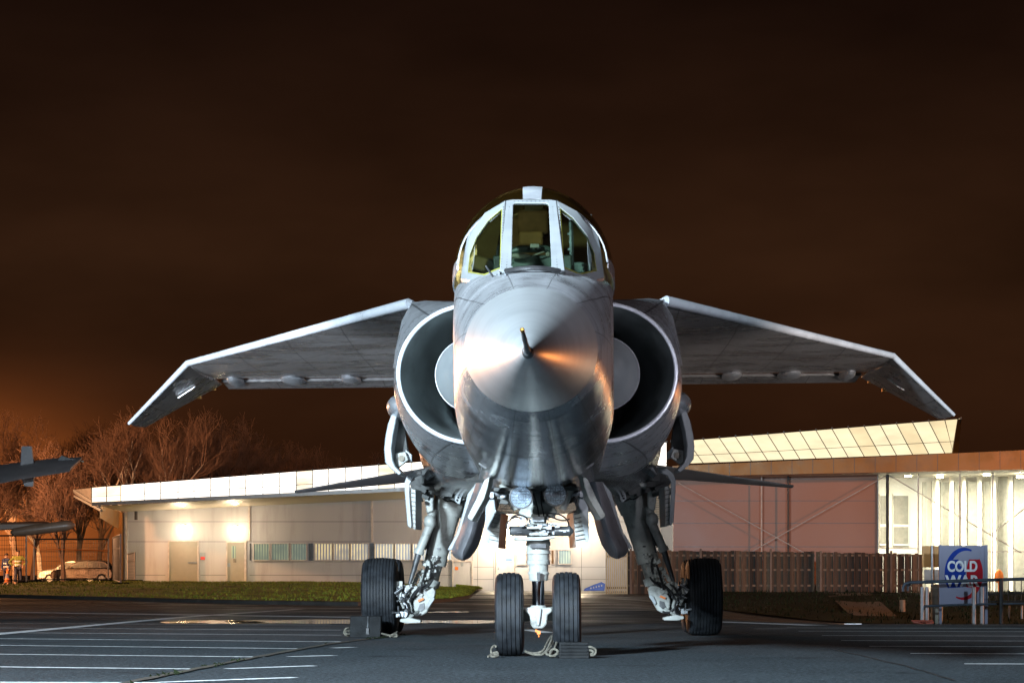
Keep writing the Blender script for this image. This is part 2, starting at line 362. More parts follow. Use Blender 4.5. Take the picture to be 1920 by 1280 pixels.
# aerial rod beside the windscreen
mb = MB(); mb.tube([A(929, 525, 17.35), A(911, 499, 17.2)], [.009, .006], 8); mb.build('sensor_rod', M['dgrey'], JET)
mb = MB(); c = A(999, 519, 17.0)
mb.plate([A(983, 524, 16.9), A(989, 518, 17.0), A(991, 524, 16.9)], (0, .1, .01)); mb.plate([A(1009, 524, 16.9), A(1011, 518, 17.0), A(1016, 524, 16.9)], (0, .1, .01)); mb.build('vent_scoop', M['white'], JET)
# ---- windscreen
def dc(py): return 17.22+(508-py)/134*1.12
def dp(px, py):
    e = (941 if px < 995 else 1052)
    t = max(0, ((e-px) if px < 995 else (px-e))/72)
    return dc(py)+(18.52-dc(py))*min(1, t)**1.0
def ringplate(inner, outer, off):
    n = len(inner); o = Vector(off); vs = list(inner)+list(outer)+[p+o for p in inner]+[p+o for p in outer]; fs = []
    for i in range(n):
        j = (i+1) % n
        fs += [(i, j, n+j, n+i), (2*n+i, 3*n+i, 3*n+j, 2*n+j), (i, 2*n+i, 2*n+j, j), (n+i, n+j, 3*n+j, 3*n+i)]
    return MB().add(vs, fs)
def Q(l, back=0): return [A(x, y, dp(x, y)+back) for x, y in l]
ci = [(965, 381), (1025, 381), (1029, 385), (1034, 498), (1030, 502), (963, 502), (959, 498), (962, 385)]
cO = [(960, 374), (1032, 374), (1043, 376), (1059, 506), (1048, 511), (948, 511), (937, 506), (949, 376)]
ws = ringplate([A(x, y, dc(y)) for x, y in ci], [A(x, y, dc(y)) for x, y in cO], (0, .05, -.01)).build('windscreen_frame', M['white'], JET, bevel=.006)
cg = MB().add([A(x, y, dc(y)+.02) for x, y in ci], [tuple(range(8))]).build('windscreen_pane', M['pane'], JET)
for li, lo in (([(942, 390), (938, 503), (908, 516), (877, 511), (880, 478), (893, 444), (915, 413)], [(948, 376), (937, 510), (906, 531), (864, 522), (869, 474), (884, 435), (909, 399)]),
               ([(1049, 388), (1057, 502), (1087, 515), (1119, 508), (1115, 475), (1100, 440), (1075, 409)], [(1044, 376), (1059, 510), (1090, 530), (1133, 520), (1127, 472), (1110, 433), (1082, 396)])):
    f = ringplate(Q(li), Q(lo), (0, .06, -.02)).build('windscreen_frame', M['white'], JET, bevel=.004)
    MB().add(Q(li, .02), [tuple(range(7))]).build('windscreen_pane', M['pane'], JET)
    inn = [(x+(a-x)*.05, y+(b-y)*.05) for (x, y), (a, b) in zip(li, [(sum(q[0] for q in li)/7, sum(q[1] for q in li)/7)]*7)]
    ringplate(Q(inn, .012), Q(li, .012), (0, .01, 0)).build('pane_seal', M['pane_edge'], f)
# rivets round the frames
mb = MB()
def rivets(pts, n, dfun):
    for (a, b) in zip(pts[:-1], pts[1:]):
        for k in range(n):
            t = (k+.5)/n; x = a[0]+(b[0]-a[0])*t; y = a[1]+(b[1]-a[1])*t
            c = A(x, y, dfun(x, y)); mb.ell(c, (.0045, .004, .0045), 6, 4)
rivets([(955, 386), (950, 504)], 24, lambda x, y: dc(y)-.002); rivets([(1036, 386), (1045, 504)], 24, lambda x, y: dc(y)-.002)
rivets([(960, 377.5), (1032, 377.5)], 9, lambda x, y: dc(y)-.002)
rivets([(944.5, 386), (940.5, 503)], 24, lambda x, y: dp(x, y)-.005); rivets([(1047, 386), (1056, 503)], 24, lambda x, y: dp(x, y)-.005)
mb.build('frame_rivets', M['dgrey'], JET)
mb = MB(); mb.tube([A(948, 508, 17.2), A(975, 503.5, 17.12), A(999, 502, 17.1), A(1025, 503.5, 17.12), A(1049, 508, 17.2)], .018, 8); mb.build('windscreen_seal', M['black'], JET)
mb = MB()    # riveted plate below the windscreen
for (a, b) in (((950, 515), (942, 535)), ((1045, 515), (1052, 535))):
    for k in range(7):
        t = k/6; x = a[0]+(b[0]-a[0])*t; y = a[1]+(b[1]-a[1])*t
        c = A(x, y, 17.1-.45*t); mb.ell(c, (.005, .02, .005), 6, 4)
mb.build('deck_rivets', M['dgrey'], JET)
# ---- canopy: fore half over the pilot
def can(d, a, r=1.0, f=None):
    t = max(0, min(1, (d-18.42)/1.35)); t = math.sin(t*math.pi/2)
    return Vector(((.575+.09*t)*r*math.cos(a), d, 3.08+(.485+.305*t)*r*math.sin(a)))
def canopy_piece(a0, a1, name, m, r=1.0, d0=18.52, d1=20.97, parent=JET, th=.012):
    n = 22; rows = [d0+(d1-d0)*i/8 for i in range(9)]
    r1 = [[can(d, a0+(a1-a0)*k/n, r) for k in range(n+1)] for d in rows]; r2 = [[can(d, a0+(a1-a0)*k/n, r-th/.7) for k in range(n+1)] for d in rows]
    rings = [a+b[::-1] for a, b in zip(r1, r2)]
    return MB().loft(rings, True, True).build(name, m, parent)
gl = math.acos(.075/.62)
canopy_piece(R(7), gl, 'canopy_glass', M['canopy']); canopy_piece(math.pi-gl, math.pi-R(7), 'canopy_glass', M['canopy'])
canopy_piece(gl, math.pi-gl, 'canopy_spine', M['edge'], 1.006)
canopy_piece(R(-2), R(7), 'canopy_sill', M['skin'], 1.004); canopy_piece(math.pi-R(7), math.pi+R(2), 'canopy_sill', M['skin'], 1.004)
canopy_piece(R(2), R(178), 'canopy_arch', M['white'], 1.004, 18.44, 18.53)
# closing panel between the top of the windscreen and the arch
mb = MB()
tp = [A(x, y, dp(x, y)+.0) for x, y in [(869, 474), (884, 435), (909, 399), (948, 375), (995, 373), (1044, 375), (1082, 396), (1110, 433), (1127, 472)]]
ar = [can(18.46, a, 1.0) for a in [R(180-q) for q in (30, 47, 62, 77, 90, 103, 118, 133, 150)]]
mb.loft([tp, ar], closed=False); mb.build('canopy_bow', M['white'], JET, sharp=20)
# ---- cockpit
mb = MB(); mb.box((0, 19.9, 3.42), (.40, .12, .50)); mb.box((0, 19.78, 3.60), (.26, .14, .2)); sg = mb.build('ejection_seat', M['seat'], JET, bevel=.03)
MB().box((-.02, 19.68, 3.46), (.2, .07, .12)).build('headrest', M['cream'], sg, bevel=.02)
mb = MB(); mb.box((0, 18.4, 3.06), (.6, .5, .12)); mb.tube([(-.2, 18.15, 3.13), (-.1, 18.12, 3.16), (.1, 18.12, 3.16), (.2, 18.15, 3.13)], .03, 8); ip = mb.build('instrument_coaming', M['cockpit'], JET, bevel=.03)
MB().box((.02, 18.02, 3.17), (.07, .02, .03)).build('sight_block', M['cream'], ip, bevel=.004)
mb = MB(); mb.ell((-.10, 18.05, 3.10), (.09, .03, .022)); mb.ell((.12, 18.05, 3.11), (.02, .02, .02)); mb.tube([(.0, 18.05, 3.10), (.09, 18.05, 3.13)], .006, 6); mb.build('sight_mirror', M['cream'], ip)
mb = MB(); mb.tube([(-.27, 18.3, 3.05), (-.27, 18.5, 3.2), (-.25, 18.7, 3.35)], .012, 6); mb.tube([(.31, 18.7, 3.0), (.30, 18.75, 3.5)], .018, 6)
for k in range(9): mb.box((.30+.012*math.sin(k*3), 18.74, 3.12+.030*k), (.025+.012*math.sin(k*5), .03, .016))
mb.build('cockpit_fittings', M['steel'], JET)
mb = MB()
for k in range(12): mb.box((-.165, 18.05+.045*k, 2.98+.042*k), (.025, .02, .014))
mb.build('demister_louvre', M['steel'], JET)
mb = MB(); mb.box((0, 20.8, 3.42), (1.0, .06, .8)); mb.build('cockpit_bulkhead', M['cockpit'], JET)
mb = MB(); mb.box((-.36, 19.4, 3.15), (.25, .9, .12), Matrix.Rotation(.3, 3, 'Y')); mb.box((.36, 19.4, 3.12), (.2, .9, .1)); mb.build('side_console', M['duct'], JET, bevel=.02)

# ---- intakes, wings, tailplanes, undercarriage: once per side
def sst_(t): return t*t*(3-2*t)
def side(sg):
    def B(mb, *a, **k): return mb.mirror(sg).build(*a, **k)
    cu = -.62
    def er(d, cu, cz, rx, ru, rl, N=64): return [Vector((cu+rx*math.cos(a), d, cz+(ru if math.sin(a) > 0 else rl)*math.sin(a))) for a in [2*math.pi*k/N for k in range(N)]]
    cz = 2.64
    mb = MB(); mb.loft([er(23.03, cu, cz, .705, .65, .65), er(23.0, cu, cz, .718, .662, .662), er(23.03, cu, cz, .735, .68, .68), er(23.2, cu, cz, .765, .705, .72), er(23.6, cu, cz, .80, .72, .77), er(24.2, cu, cz, .84, .74, .85), er(25, cu, cz, .865, .76, .92), er(26, cu, cz, .88, .78, .95), er(28, cu, cz, .88, .78, .95)], False, True)
    cowl = B(mb, 'intake_cowl', M['skin_cowl'], JET)
    mb = MB(); lp = [p for p in er(23.0, cu, cz, .718, .662, .662, 96) if p.x < -.60]; lp = sorted(lp, key=lambda p: math.atan2(p.z-cz, -(p.x-cu))); mb.tube(lp, .021, 10); B(mb, 'intake_lip', M['edge'], cowl)
    mb = MB(); mb.loft([er(23.03, cu, cz, .705, .65, .65), er(23.12, cu, cz, .688, .635, .635), er(23.5, cu+.02, cz, .64, .61, .61), er(24.2, cu+.08, cz, .57, .57, .57), er(25.2, cu+.16, cz, .50, .52, .52), er(27, cu+.3, cz, .42, .44, .44)], False, True)
    B(mb, 'intake_duct', M['duct'], JET)
    mb = MB(); mb.lathe((-.635, 22.35, 2.66), (0, 1, 0), [(0, .01), (.5, .16), (.96, .345), (1.0, .362), (1.005, .362)], 48); cb = B(mb, 'intake_centrebody', M['white'], JET)
    mb = MB(); mb.lathe((-.635, 23.358, 2.66), (0, 1, 0), [(0, .366), (.02, .37), (.03, .366), (.2, .33), (.8, .2)], 48); B(mb, 'centrebody_rim', M['skin_dark'], cb)
    mb = MB()
    for an, d, w_ in ((236, 23.22, .030), (240, 23.26, .018), (233, 23.40, .022), (207, 23.5, .014), (252, 23.6, .016)):
        f_ = (d-23)/1.2; rx_, rl_ = .745+.085*f_, .69+.15*f_; a_ = R(an); mb.box((cu+rx_*math.cos(a_), d, cz+rl_*math.sin(a_)), (w_, .03, .012), Matrix.Rotation(-(a_-R(270)), 3, 'Y'))
    B(mb, 'cowl_stencil', M['black'], cowl)
    # bulge and panel on the cowl side
    mb = MB(); mb.ell((-1.47, 25.7, 2.515), (.165, .55, .145), 24, 14); B(mb, 'cowl_blister', M['skin_cowl'], JET)
    # spine fairing over the intake to the wing root
    mb = MB(); rr_ = []
    for k in range(13):
        t = k/12; d = 23.12+1.75*t; q = sst_(t); tp_ = []
        orx, oru = .745+.10*min(1, t*1.6), .685+.06*min(1, t*1.6)
        for an, fu, fz in ((86, -.55, 3.50), (98, -.75, 3.53), (112, -.97, 3.54), (124, -1.15, 3.555), (136, -1.30, 3.54), (149, -1.40, 3.36), (163, -1.45, 3.06), (172, -1.47, 2.84)):
            c0 = Vector((cu+orx*math.cos(R(an)), d, cz+oru*math.sin(R(an)))); tp_.append(c0*(1-q)+Vector((fu, d, fz))*q)
        rr_.append(tp_+[Vector((cu+(p.x-cu)*.95, d, cz+(p.z-cz)*.955)) for p in tp_[::-1]])
    rr_.append([p+Vector((0, 6, 0)) for p in rr_[-1]]); mb.loft(rr_, True, True)
    B(mb, 'wing_root_fairing', M['skin_cowl'], JET, sharp=60)
    # wing
    def foil(u, dl, dt, zl, zt, t, nx=14, skew=0):
        xs = [(1-math.cos(math.pi*i/nx))/2 for i in range(nx+1)]
        def yt(x): return 5*t*(.2969*math.sqrt(x)-.126*x-.3516*x*x+.2843*x**3-.1015*x**4)
        up = [Vector((u, dl+(dt-dl)*x, zl+(zt-zl)*x+yt(x))) for x in xs]; lo = [Vector((u, dl+(dt-dl)*x, zl+(zt-zl)*x-yt(x))) for x in xs[1:-1]]
        return up+lo[::-1]
    st = []
    for k in range(9):
        t = k/8; u = -(1.30+3.17*t); st.append(foil(u, 24.78+5.44*t, 33.0, 3.545-.115*t, 3.47-.0*t, .16-.07*t))
    wing = B(MB().loft(st, True, True), 'wing', M['skin_wing'], JET, sharp=50)
    # leading edge strip
    pts = []; ra = []
    for u_, d_, z_, r_ in ((-1.24, 25.02, 3.52, .03),): pts.append((u_, d_, z_)); ra.append(r_)
    for k in range(15):
        t = k/14; u = -(1.34+3.12*t); pts.append((u, 24.84+5.36*t-.01, 3.535-.105*t-.0+(-.05*(1-min(1, t*7))**2)*0)); ra.append(.054-.016*t)
    B(MB().tube(pts, ra, 14), 'leading_edge', M['edge'], wing)
    tip = B(MB().loft([foil(-4.47, 30.2, 33.45, 3.43, 3.43, .075), foil(-5.0, 31.12, 33.35, 3.11, 3.13, .06), foil(-5.51, 32.0, 33.25, 2.80, 2.83, .045)], True, True), 'wing_tip', M['skin_wing'], JET, sharp=50)
    B(MB().tube([(-4.46, 30.19, 3.43), (-5.0, 31.11, 3.11), (-5.52, 31.98, 2.80)], [.037, .030, .022], 10), 'leading_edge', M['edge'], tip)
    mb = MB(); mb.plate([A(x, y, 31.6) for x, y in ((322, 724), (341, 706), (343, 706.5), (325, 724.5))], (0, .02, .01)); mb.plate([A(x, y, 32) for x, y in ((333, 745), (365, 724), (366, 725), (335, 746))], (0, .02, .01))
    B(mb, 'tip_strake', M['skin'], tip)
    mb = MB(); mb.box((-4.62, 33.42, 3.37), (.12, .1, .04)); mb.box((-4.8, 33.42, 3.25), (.08, .1, .03)); B(mb, 'hinge_fitting', M['brass'], tip)
    # flap; a black strip stands for the shade in its hinge gap
    fl = [[Vector((u, 33.05, 3.452)), Vector((u, 33.05, 3.44)), Vector((u, 33.72, 3.385)), Vector((u, 33.72, 3.395)), Vector((u, 33.3, 3.445))] for u in (-1.25, -4.42)]
    flap = B(MB().loft(fl, True, True), 'flap', M['skin_wing'], wing)
    B(MB().box2((-1.3, 33.012, 3.425), (-4.42, 33.045, 3.462)), 'hinge_gap_shade', M['black'], wing)
    for px, w, h in ((443, .105, .075), (551, .165, .055), (659, .135, .055)):
        c = A(px, 706, 33.0); mb = MB(); mb.ell((c.x, 32.98, 3.435), (w, .55, h), 18, 12); B(mb, 'flap_fairing', M['skin'], wing)
    # thin plate joints on the wing underside
    # tailplane
    tl = []
    for k in range(5):
        t = k/4; tl.append(foil(-(1.2+2.85*t), 35.2+3.55*t, 39.4-.2*t, 2.40-.27*t, 2.36-.25*t, .05-.012*t))
    B(MB().loft(tl, True, True), 'tailplane', M['skin_dark'], JET, sharp=50)
    # ---- main undercarriage leg
    leg = MB()
    leg.tube([A(862, 885, 27.6), A(845, 930, 27.6), A(838, 965, 27.6)], [.20, .20, .165], 20)
    leg.tube([A(838, 960, 27.6), A(835, 985, 27.6), A(817, 1050, 27.7)], [.160, .130, .118], 20)
    leg.tube([A(819, 1042, 27.7), A(815, 1058, 27.7)], [.130, .130], 20); leg.tube([A(808, 1085, 27.7), A(804, 1098, 27.7)], [.116, .116], 20)
    for y in (945, 951, 957): leg.tube([A(841-(y-945)*.3, y, 27.6), A(841-(y-943)*.3, y+2, 27.6)], .185, 20)
    LEG = B(leg, 'main_leg', M['gear'], JET, bevel=0)
    mb = MB(); mb.tube([A(817, 1050, 27.7), A(800, 1115, 27.75), A(792, 1140, 27.8)], [.095, .090, .07], 16)
    B(mb, 'leg_slider', M['gear'], LEG)
    # knuckle plate
    def PL(pts, d, off=(0, .12, 0)): return MB().plate([A(x, y, d) for x, y in pts], off)
    kp = PL([(783, 1112), (797, 1102), (812, 1100), (817, 1108), (814, 1122), (800, 1148), (790, 1154), (781, 1151), (776, 1142), (775, 1128)], 27.5, (0, .14, 0))
    KP = B(kp, 'knuckle_plate', M['gear'], LEG, bevel=.012)
    mb = PL([(787, 1132), (795, 1130), (796, 1140), (790, 1146), (783, 1143)], 27.48, (0, .03, 0)); mb2 = mb; B(mb2, 'knuckle_recess', M['dgrey'], KP)
    mb = PL([(806, 1122), (813, 1118), (815, 1122), (804, 1138), (801, 1134)], 27.46, (0, .05, 0)); B(mb, 'clevis', M['white'], KP, bevel=.005)
    mb = PL([(783, 1124), (793, 1120), (795, 1123), (785, 1128)], 27.46, (0, .02, 0)); B(mb, 'tie_down_tag', M['orange'], KP)
    # side strut: upper barrel and polished rod
    mb = MB(); mb.tube([A(811, 955, 27.4), A(806, 985, 27.35), A(785, 1036, 27.3)], [.05, .052, .048], 14); mb.ell(A(806, 978, 27.35), (.075, .075, .085), 14, 8); mb.tube([A(787, 1030, 27.3), A(784, 1038, 27.3)], [.06, .06], 14)
    ST = B(mb, 'side_strut', M['gear'], LEG)
    mb = MB(); mb.tube([A(785, 1036, 27.3), A(776, 1068, 27.3), A(768, 1094, 27.3)], [.036, .030, .020], 12); B(mb, 'strut_rod', M['dgrey'], ST)
    mb = PL([(797, 912), (806, 900), (814, 905), (813, 958), (800, 962), (796, 935)], 27.3, (0, .16, 0)); B(mb, 'strut_bracket', M['gear'], LEG, bevel=.015)
    mb = PL([(804, 918), (811, 918), (811, 926), (804, 926)], 27.28, (0, .02, 0)); B(mb, 'bracket_port', M['dgrey'], LEG)
    mb = PL([(852, 938), (858, 912), (868, 905), (872, 910), (862, 945), (858, 944)], 26.9, (0, .05, 0)); SP = B(mb, 'serrated_plate', M['white'], LEG, bevel=.006)
    mb = MB()
    for k in range(6):
        c = A(857+k*2.0, 937-k*5.0, 26.88); mb.ell(c, (.012, .01, .012), 8, 6)
    B(mb, 'plate_hole', M['black'], SP)
    mb = MB(); mb.tube([A(798, 897, 26.8), A(806, 887, 26.8), A(820, 883.5, 26.8), A(832, 885, 26.8)], [.035, .05, .055, .055], 12); B(mb, 'hinge_arm', M['white'], LEG)
    mb = MB(); mb.tube([A(815, 915, 27), A(845, 905, 27), A(870, 893, 27.1)], [.04, .055, .05], 10); mb.tube([A(825, 930, 27), A(850, 915, 27)], .02, 8); B(mb, 'drag_link', M['gear'], LEG)
    # bogie beam, axle hubs, brake units
    mb = MB(); mb.tube([A(787, 1140, 27.8), (-1.55, 28.0, .42)], [.08, .09], 14); mb.tube([(-1.50, 27.75, .46), (-1.50, 29.2, .46)], [.085, .085], 16); mb.tube([(-1.50, 27.95, .455), (-1.78, 27.95, .455)], [.10, .13], 18); mb.tube([(-1.50, 29.1, .455), (-1.85, 29.1, .455)], [.10, .12], 18)
    BG = B(mb, 'bogie_beam', M['dgrey'], LEG)
    mb = MB()
    mb.tube([(-1.68, 27.95, .455), (-1.75, 27.95, .455)], [.185, .185], 24); B(mb, 'brake_drum', M['dgrey'], BG)
    mb = MB(); rnd = random.Random(4)
    for k in range(11):
        a = 2*math.pi*k/11; mb.tube([(-1.60, 27.95+.14*math.cos(a), .455+.14*math.sin(a)), (-1.70, 27.95+.14*math.cos(a), .455+.14*math.sin(a))], .022, 8)
    B(mb, 'brake_pistons', M['steel'], BG)
    mb = MB(); mb.box(A(742, 1103, 27.75), (.07, .1, .17)); mb.box(A(752, 1100, 27.7), (.04, .06, .14)); mb.tube([A(752, 1108, 27.6), A(750, 1125, 27.6), A(757, 1140, 27.6)], .016, 8); mb.box(A(739, 1110, 27.75), (.03, .08, .12)); B(mb, 'brake_caliper', M['gear'], BG, bevel=.008)
    mb = PL([(750, 1160), (766, 1157), (789, 1162), (788, 1167), (762, 1168), (750, 1165)], 27.3, (0, .3, 0)); mb.tube([A(766, 1165, 27.4), A(770, 1140, 27.5), A(764, 1122, 27.5)], .022, 8); mb.tube([A(764, 1160, 27.35), A(785, 1145, 27.5)], .018, 8); B(mb, 'torque_link', M['gear'], BG, bevel=.006)
    # hoses, unions and clamps
    mb = MB()
    for a, b, c_ in (((800, 1062), (793, 1085), (787, 1110)), ((806, 1050), (812, 1062), (806, 1080)), ((790, 1100), (773, 1108), (768, 1128)), ((800, 1095), (785, 1098), (774, 1120)), ((812, 1085), (806, 1098), (793, 1104)), ((775, 1100), (762, 1108), (757, 1128)),
                     ((828, 930), (837, 945), (852, 935)), ((845, 935), (857, 946), (866, 940)), ((806, 985), (815, 1000), (797, 1030)), ((812, 990), (806, 1010), (800, 1040)), ((768, 1145), (777, 1158), (790, 1150)), ((762, 1128), (772, 1150), (760, 1160))):
        P = [Vector(A(*q, 27.42)) for q in (a, b, c_)]; L = [P[0]*(1-t)**2+P[1]*2*t*(1-t)+P[2]*t*t for t in [i/7 for i in range(8)]]
        mb.tube(L, .013, 6)
    B(mb, 'hydraulic_hoses', M['black'], LEG)
    mb = MB(); rnd = random.Random(11)
    for k in range(60):
        t = rnd.random(); x = 812-40*t+rnd.uniform(-13, 13); y = 1046+70*t+rnd.uniform(-5, 5); c = A(x, y, 27.48+rnd.uniform(-.03, .05))
        if k % 2: mb.box(c, (rnd.uniform(.02, .07), .05, rnd.uniform(.02, .08)), Matrix.Rotation(rnd.uniform(-.6, .6), 3, 'Y'))
        else: mb.tube([c, c+Vector((rnd.uniform(-.06, .06), -.02, rnd.uniform(-.08, .08)))], rnd.uniform(.01, .024), 8)
    B(mb, 'leg_valves', M['gear'], LEG, bevel=.004)
    mb = MB()
    for k in range(40):
        x = 765+rnd.uniform(-20, 14); y = 1122+rnd.uniform(-22, 34); c = A(x, y, 27.6+rnd.uniform(-.08, .1))
        if k % 2: mb.box(c, (rnd.uniform(.02, .06), .06, rnd.uniform(.02, .06)), Matrix.Rotation(rnd.uniform(-.7, .7), 3, 'Y'))
        else: mb.tube([c, c+Vector((rnd.uniform(-.1, .1), -.03, rnd.uniform(-.1, .1)))], rnd.uniform(.008, .02), 8)
    B(mb, 'brake_fittings', M['steel'], BG)
    mb = MB()
    for x, y in ((822, 1028), (821, 1043), (817, 1060), (808, 1072)):
        mb.box(A(x, y, 27.52), (.035, .01, .02))
    B(mb, 'leg_stencil', M['dgrey'], LEG)
    # wheels in tandem
    for d, u in ((27.95, -1.89), (29.1, -1.90)):
        c = (u, d, .455+(.02 if sg < 0 else -.02)); prof = []
        g = 9
        W_ = .205; Rr = .455
        prof = [(-W_*.82, .20), (-W_*.95, .24), (-W_, .33), (-W_*.97, .39), (-W_*.86, .43)]
        for k in range(g):
            a = -W_*.78+2*W_*.78*k/g; b = a+2*W_*.78/g
            rr = Rr-.012*abs((a+b)/2/W_)**2*2
            prof += [(a+.003, rr-.008), (a+.008, rr), (b-.004, rr), (b, rr-.008)]
        prof += [(W_*.86, .43), (W_*.97, .39), (W_, .33), (W_*.95, .24), (W_*.82, .20)]
        wh = MB(); wh.lathe(c, (1, 0, 0), [(-.12, .02), (-.13, .12), (-.10, .19), (-W_*.85, .205), (W_*.85, .205), (.10, .19), (.13, .12), (.12, .02)], 32)
        WH = B(wh, 'main_wheel', M['gear'], JET)
        B(MB().lathe(c, (1, 0, 0), prof, 72), 'tyre', M['tyre'], WH, sharp=28)
    # ---- main bay doors
    mb = MB(); mb.plate([A(x, y, 25.4) for x, y in ((734, 776), (727, 795), (722, 820), (720, 842), (722, 866), (730, 876), (748, 891), (753, 886), (741, 874), (736, 862), (734, 840), (737, 815), (742, 790), (744, 780))], (.02, .5, 0)); D1 = B(mb, 'bay_door', M['white'], JET, bevel=.01)
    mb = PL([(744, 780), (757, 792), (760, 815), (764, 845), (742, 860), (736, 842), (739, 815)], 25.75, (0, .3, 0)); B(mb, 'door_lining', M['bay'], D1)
    mb = PL([(741, 850), (760, 846), (766, 862), (748, 876), (742, 872)], 25.6, (0, .1, 0)); B(mb, 'door_bracket', M['gear'], D1, bevel=.008)
    mb = MB(); c = A(753, 859, 25.6); mb.lathe(c, (0, -1, 0), [(0, .034), (.02, .034), (.022, .028)], 20); B(mb, 'bracket_pin', M['cream'], D1)
    mb = PL([(760, 842), (772, 852), (772, 866), (762, 862)], 25.7, (0, .1, 0)); B(mb, 'hinge_plate', M['white'], D1, bevel=.005)
    # ribbed narrow door further back
    mb = MB(); prof = [(790, 880), (772, 884), (762, 893), (758, 905), (759, 925), (764, 985), (770, 990), (772, 985), (768, 930), (768, 908), (774, 896), (791, 889)]
    mb.plate([A(x, y, 26.3) for x, y in prof], (.0, .06, 0)); D2 = B(mb, 'ribbed_bay_door', M['white'], JET, bevel=.006)
    mb = MB(); a = [A(x, y, 26.36) for x, y in ((770, 915), (770, 988), (779, 992), (779, 918))]; mb.plate(a, (.05, .35, 0)); B(mb, 'door_face', M['gear'], D2)
    mb = MB()
    for k in range(9):
        y = 922+k*8; mb.plate([A(770, y, 26.33), A(779, y+2, 26.33), A(779, y+3.2, 26.33), A(770, y+1.2, 26.33)], (0, .03, 0))
    B(mb, 'door_rib', M['dgrey'], D2)
    # long polished door with a rounded foot
    mb = MB(); rows = []
    for t, (xl, xr, y) in [(i/7, q) for i, q in enumerate([(893, 917, 905), (880, 914, 940), (870, 911, 970), (861, 904, 1000), (850, 897, 1022), (846, 890, 1034), (853, 881, 1045), (865, 871, 1050)])]:
        n = 9; r1 = []
        for k in range(n):
            q = k/(n-1); x = xl+(xr-xl)*q; d = 24.6-.30*math.sin(math.pi*q)+.15*t
            r1.append(A(x, y-3*math.sin(math.pi*q)*0, d))
        rows.append(r1+[p+Vector((0, .06, 0)) for p in r1[::-1]])
    mb.loft(rows, True, True); D3 = B(mb, 'main_bay_door', M['skin_dark'], JET, sharp=60)
    mb = MB(); mb.plate([A(x, y, 24.75) for x, y in ((893, 905), (877, 925), (868, 960), (856, 1000), (841, 1026), (839, 1031), (846, 1031), (858, 1018), (868, 990), (880, 950), (895, 918))], (0, .1, 0)); B(mb, 'door_edge', M['white'], D3, bevel=.008)
    # nose bay doors
    mb = MB(); mb.plate([A(x, y, 19.75) for x, y in ((908, 900), (918, 893), (914, 915), (908, 935), (885, 976), (878, 972), (876, 968), (893, 935))], (.03, .2, 0)); D4 = B(mb, 'nose_bay_flap', M['gear'], JET, bevel=.006)
    mb = MB(); mb.plate([A(x, y, 19.78) for x, y in ((910, 930), (886, 977), (881, 975), (906, 926))], (.035, .3, 0)); B(mb, 'flap_grille', M['dgrey'], D4)
    mb = MB(); mb.plate([A(x, y, 20.3) for x, y in ((910, 930), (926, 932), (929, 956), (916, 1019), (909, 1016))], (.02, .05, 0)); D5 = B(mb, 'nose_bay_door', M['white'], JET, bevel=.006)
    mb = MB(); mb.plate([A(x, y, 20.3) for x, y in ((928, 955), (916, 1019), (934, 1027), (939, 962))], (.05, .7, 0)); DF = B(mb, 'door_face', M['gear'], D5)
    mb = MB()
    for k in range(7):
        y = 962+k*8; mb.plate([A(927-(y-955)*.17, y, 20.28), A(938-(y-955)*.06, y+3, 20.28), A(938-(y-955)*.06, y+4, 20.28), A(927-(y-955)*.17, y+1, 20.28)], (0, .02, 0))
    B(mb, 'door_rib', M['dgrey'], D5)
    mb = MB(); mb.tube([A(936, 935, 20.4), A(929, 955, 20.4)], .014, 8); mb.tube([A(915, 925, 20.3), A(948, 928, 20.3)], .02, 8); mb.box(A(919, 928, 20.28), (.06, .06, .05)); mb.box(A(944, 929, 20.3), (.05, .05, .04)); B(mb, 'door_jack', M['steel'], D5)
    # dark wheel bay: hollow roof behind the legs
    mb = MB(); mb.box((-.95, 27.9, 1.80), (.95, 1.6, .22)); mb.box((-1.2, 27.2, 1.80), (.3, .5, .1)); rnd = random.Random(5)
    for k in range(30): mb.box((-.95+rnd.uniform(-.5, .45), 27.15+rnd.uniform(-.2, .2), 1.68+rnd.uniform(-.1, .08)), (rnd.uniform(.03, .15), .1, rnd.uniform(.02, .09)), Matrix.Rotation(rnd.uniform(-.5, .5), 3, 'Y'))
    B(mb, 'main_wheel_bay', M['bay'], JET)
for sg in (-1, 1): side(sg)
# fin
mb = MB(); mb.plate([(-.05, 35.5, 3.2), (-.05, 38.3, 6.55), (-.05, 40.2, 6.55), (-.05, 39.6, 3.2)], (.10, 0, 0)); mb.build('tail_fin', M['skin_dark'], JET, bevel=.03)
# ---- nose undercarriage
def NA(px, py, d=20.4): return A(px, py, d)
ng = MB(); cx = 1009
ng.lathe(NA(cx, 1016), (0, 0, -1), [(-.16, .085), (0, .10), (.0, .105), (.03, .105), (.03, .098), (.085, .098), (.085, .106), (.10, .106), (.10, .094), (.15, .092), (.155, .100), (.19, .098), (.19, .086), (.25, .083), (.26, .092), (.275, .092), (.275, .084), (.31, .082), (.33, .075)], 36)
NG = ng.build('nose_leg', M['gear'], JET, sharp=30)
MB().lathe(NA(cx, 1088), (0, 0, -1), [(0, .052), (.24, .052)], 24).build('oleo_piston', M['chrome'], NG)
mb = MB(); mb.plate([NA(x, y, 20.3) for x, y in ((984, 1138), (1034, 1138), (1036, 1146), (1027, 1152), (1025, 1170), (1018, 1178), (1000, 1178), (995, 1170), (993, 1152), (984, 1146))], (0, .2, 0)); mb.tube([(-.24, 20.5, .36), (.24, 20.5, .36)], [.06, .06], 16); mb.tube([NA(1009, 1134, 20.4), NA(1009, 1150, 20.4)], .07, 20)
AX = mb.build('axle_block', M['gear'], NG, bevel=.012)
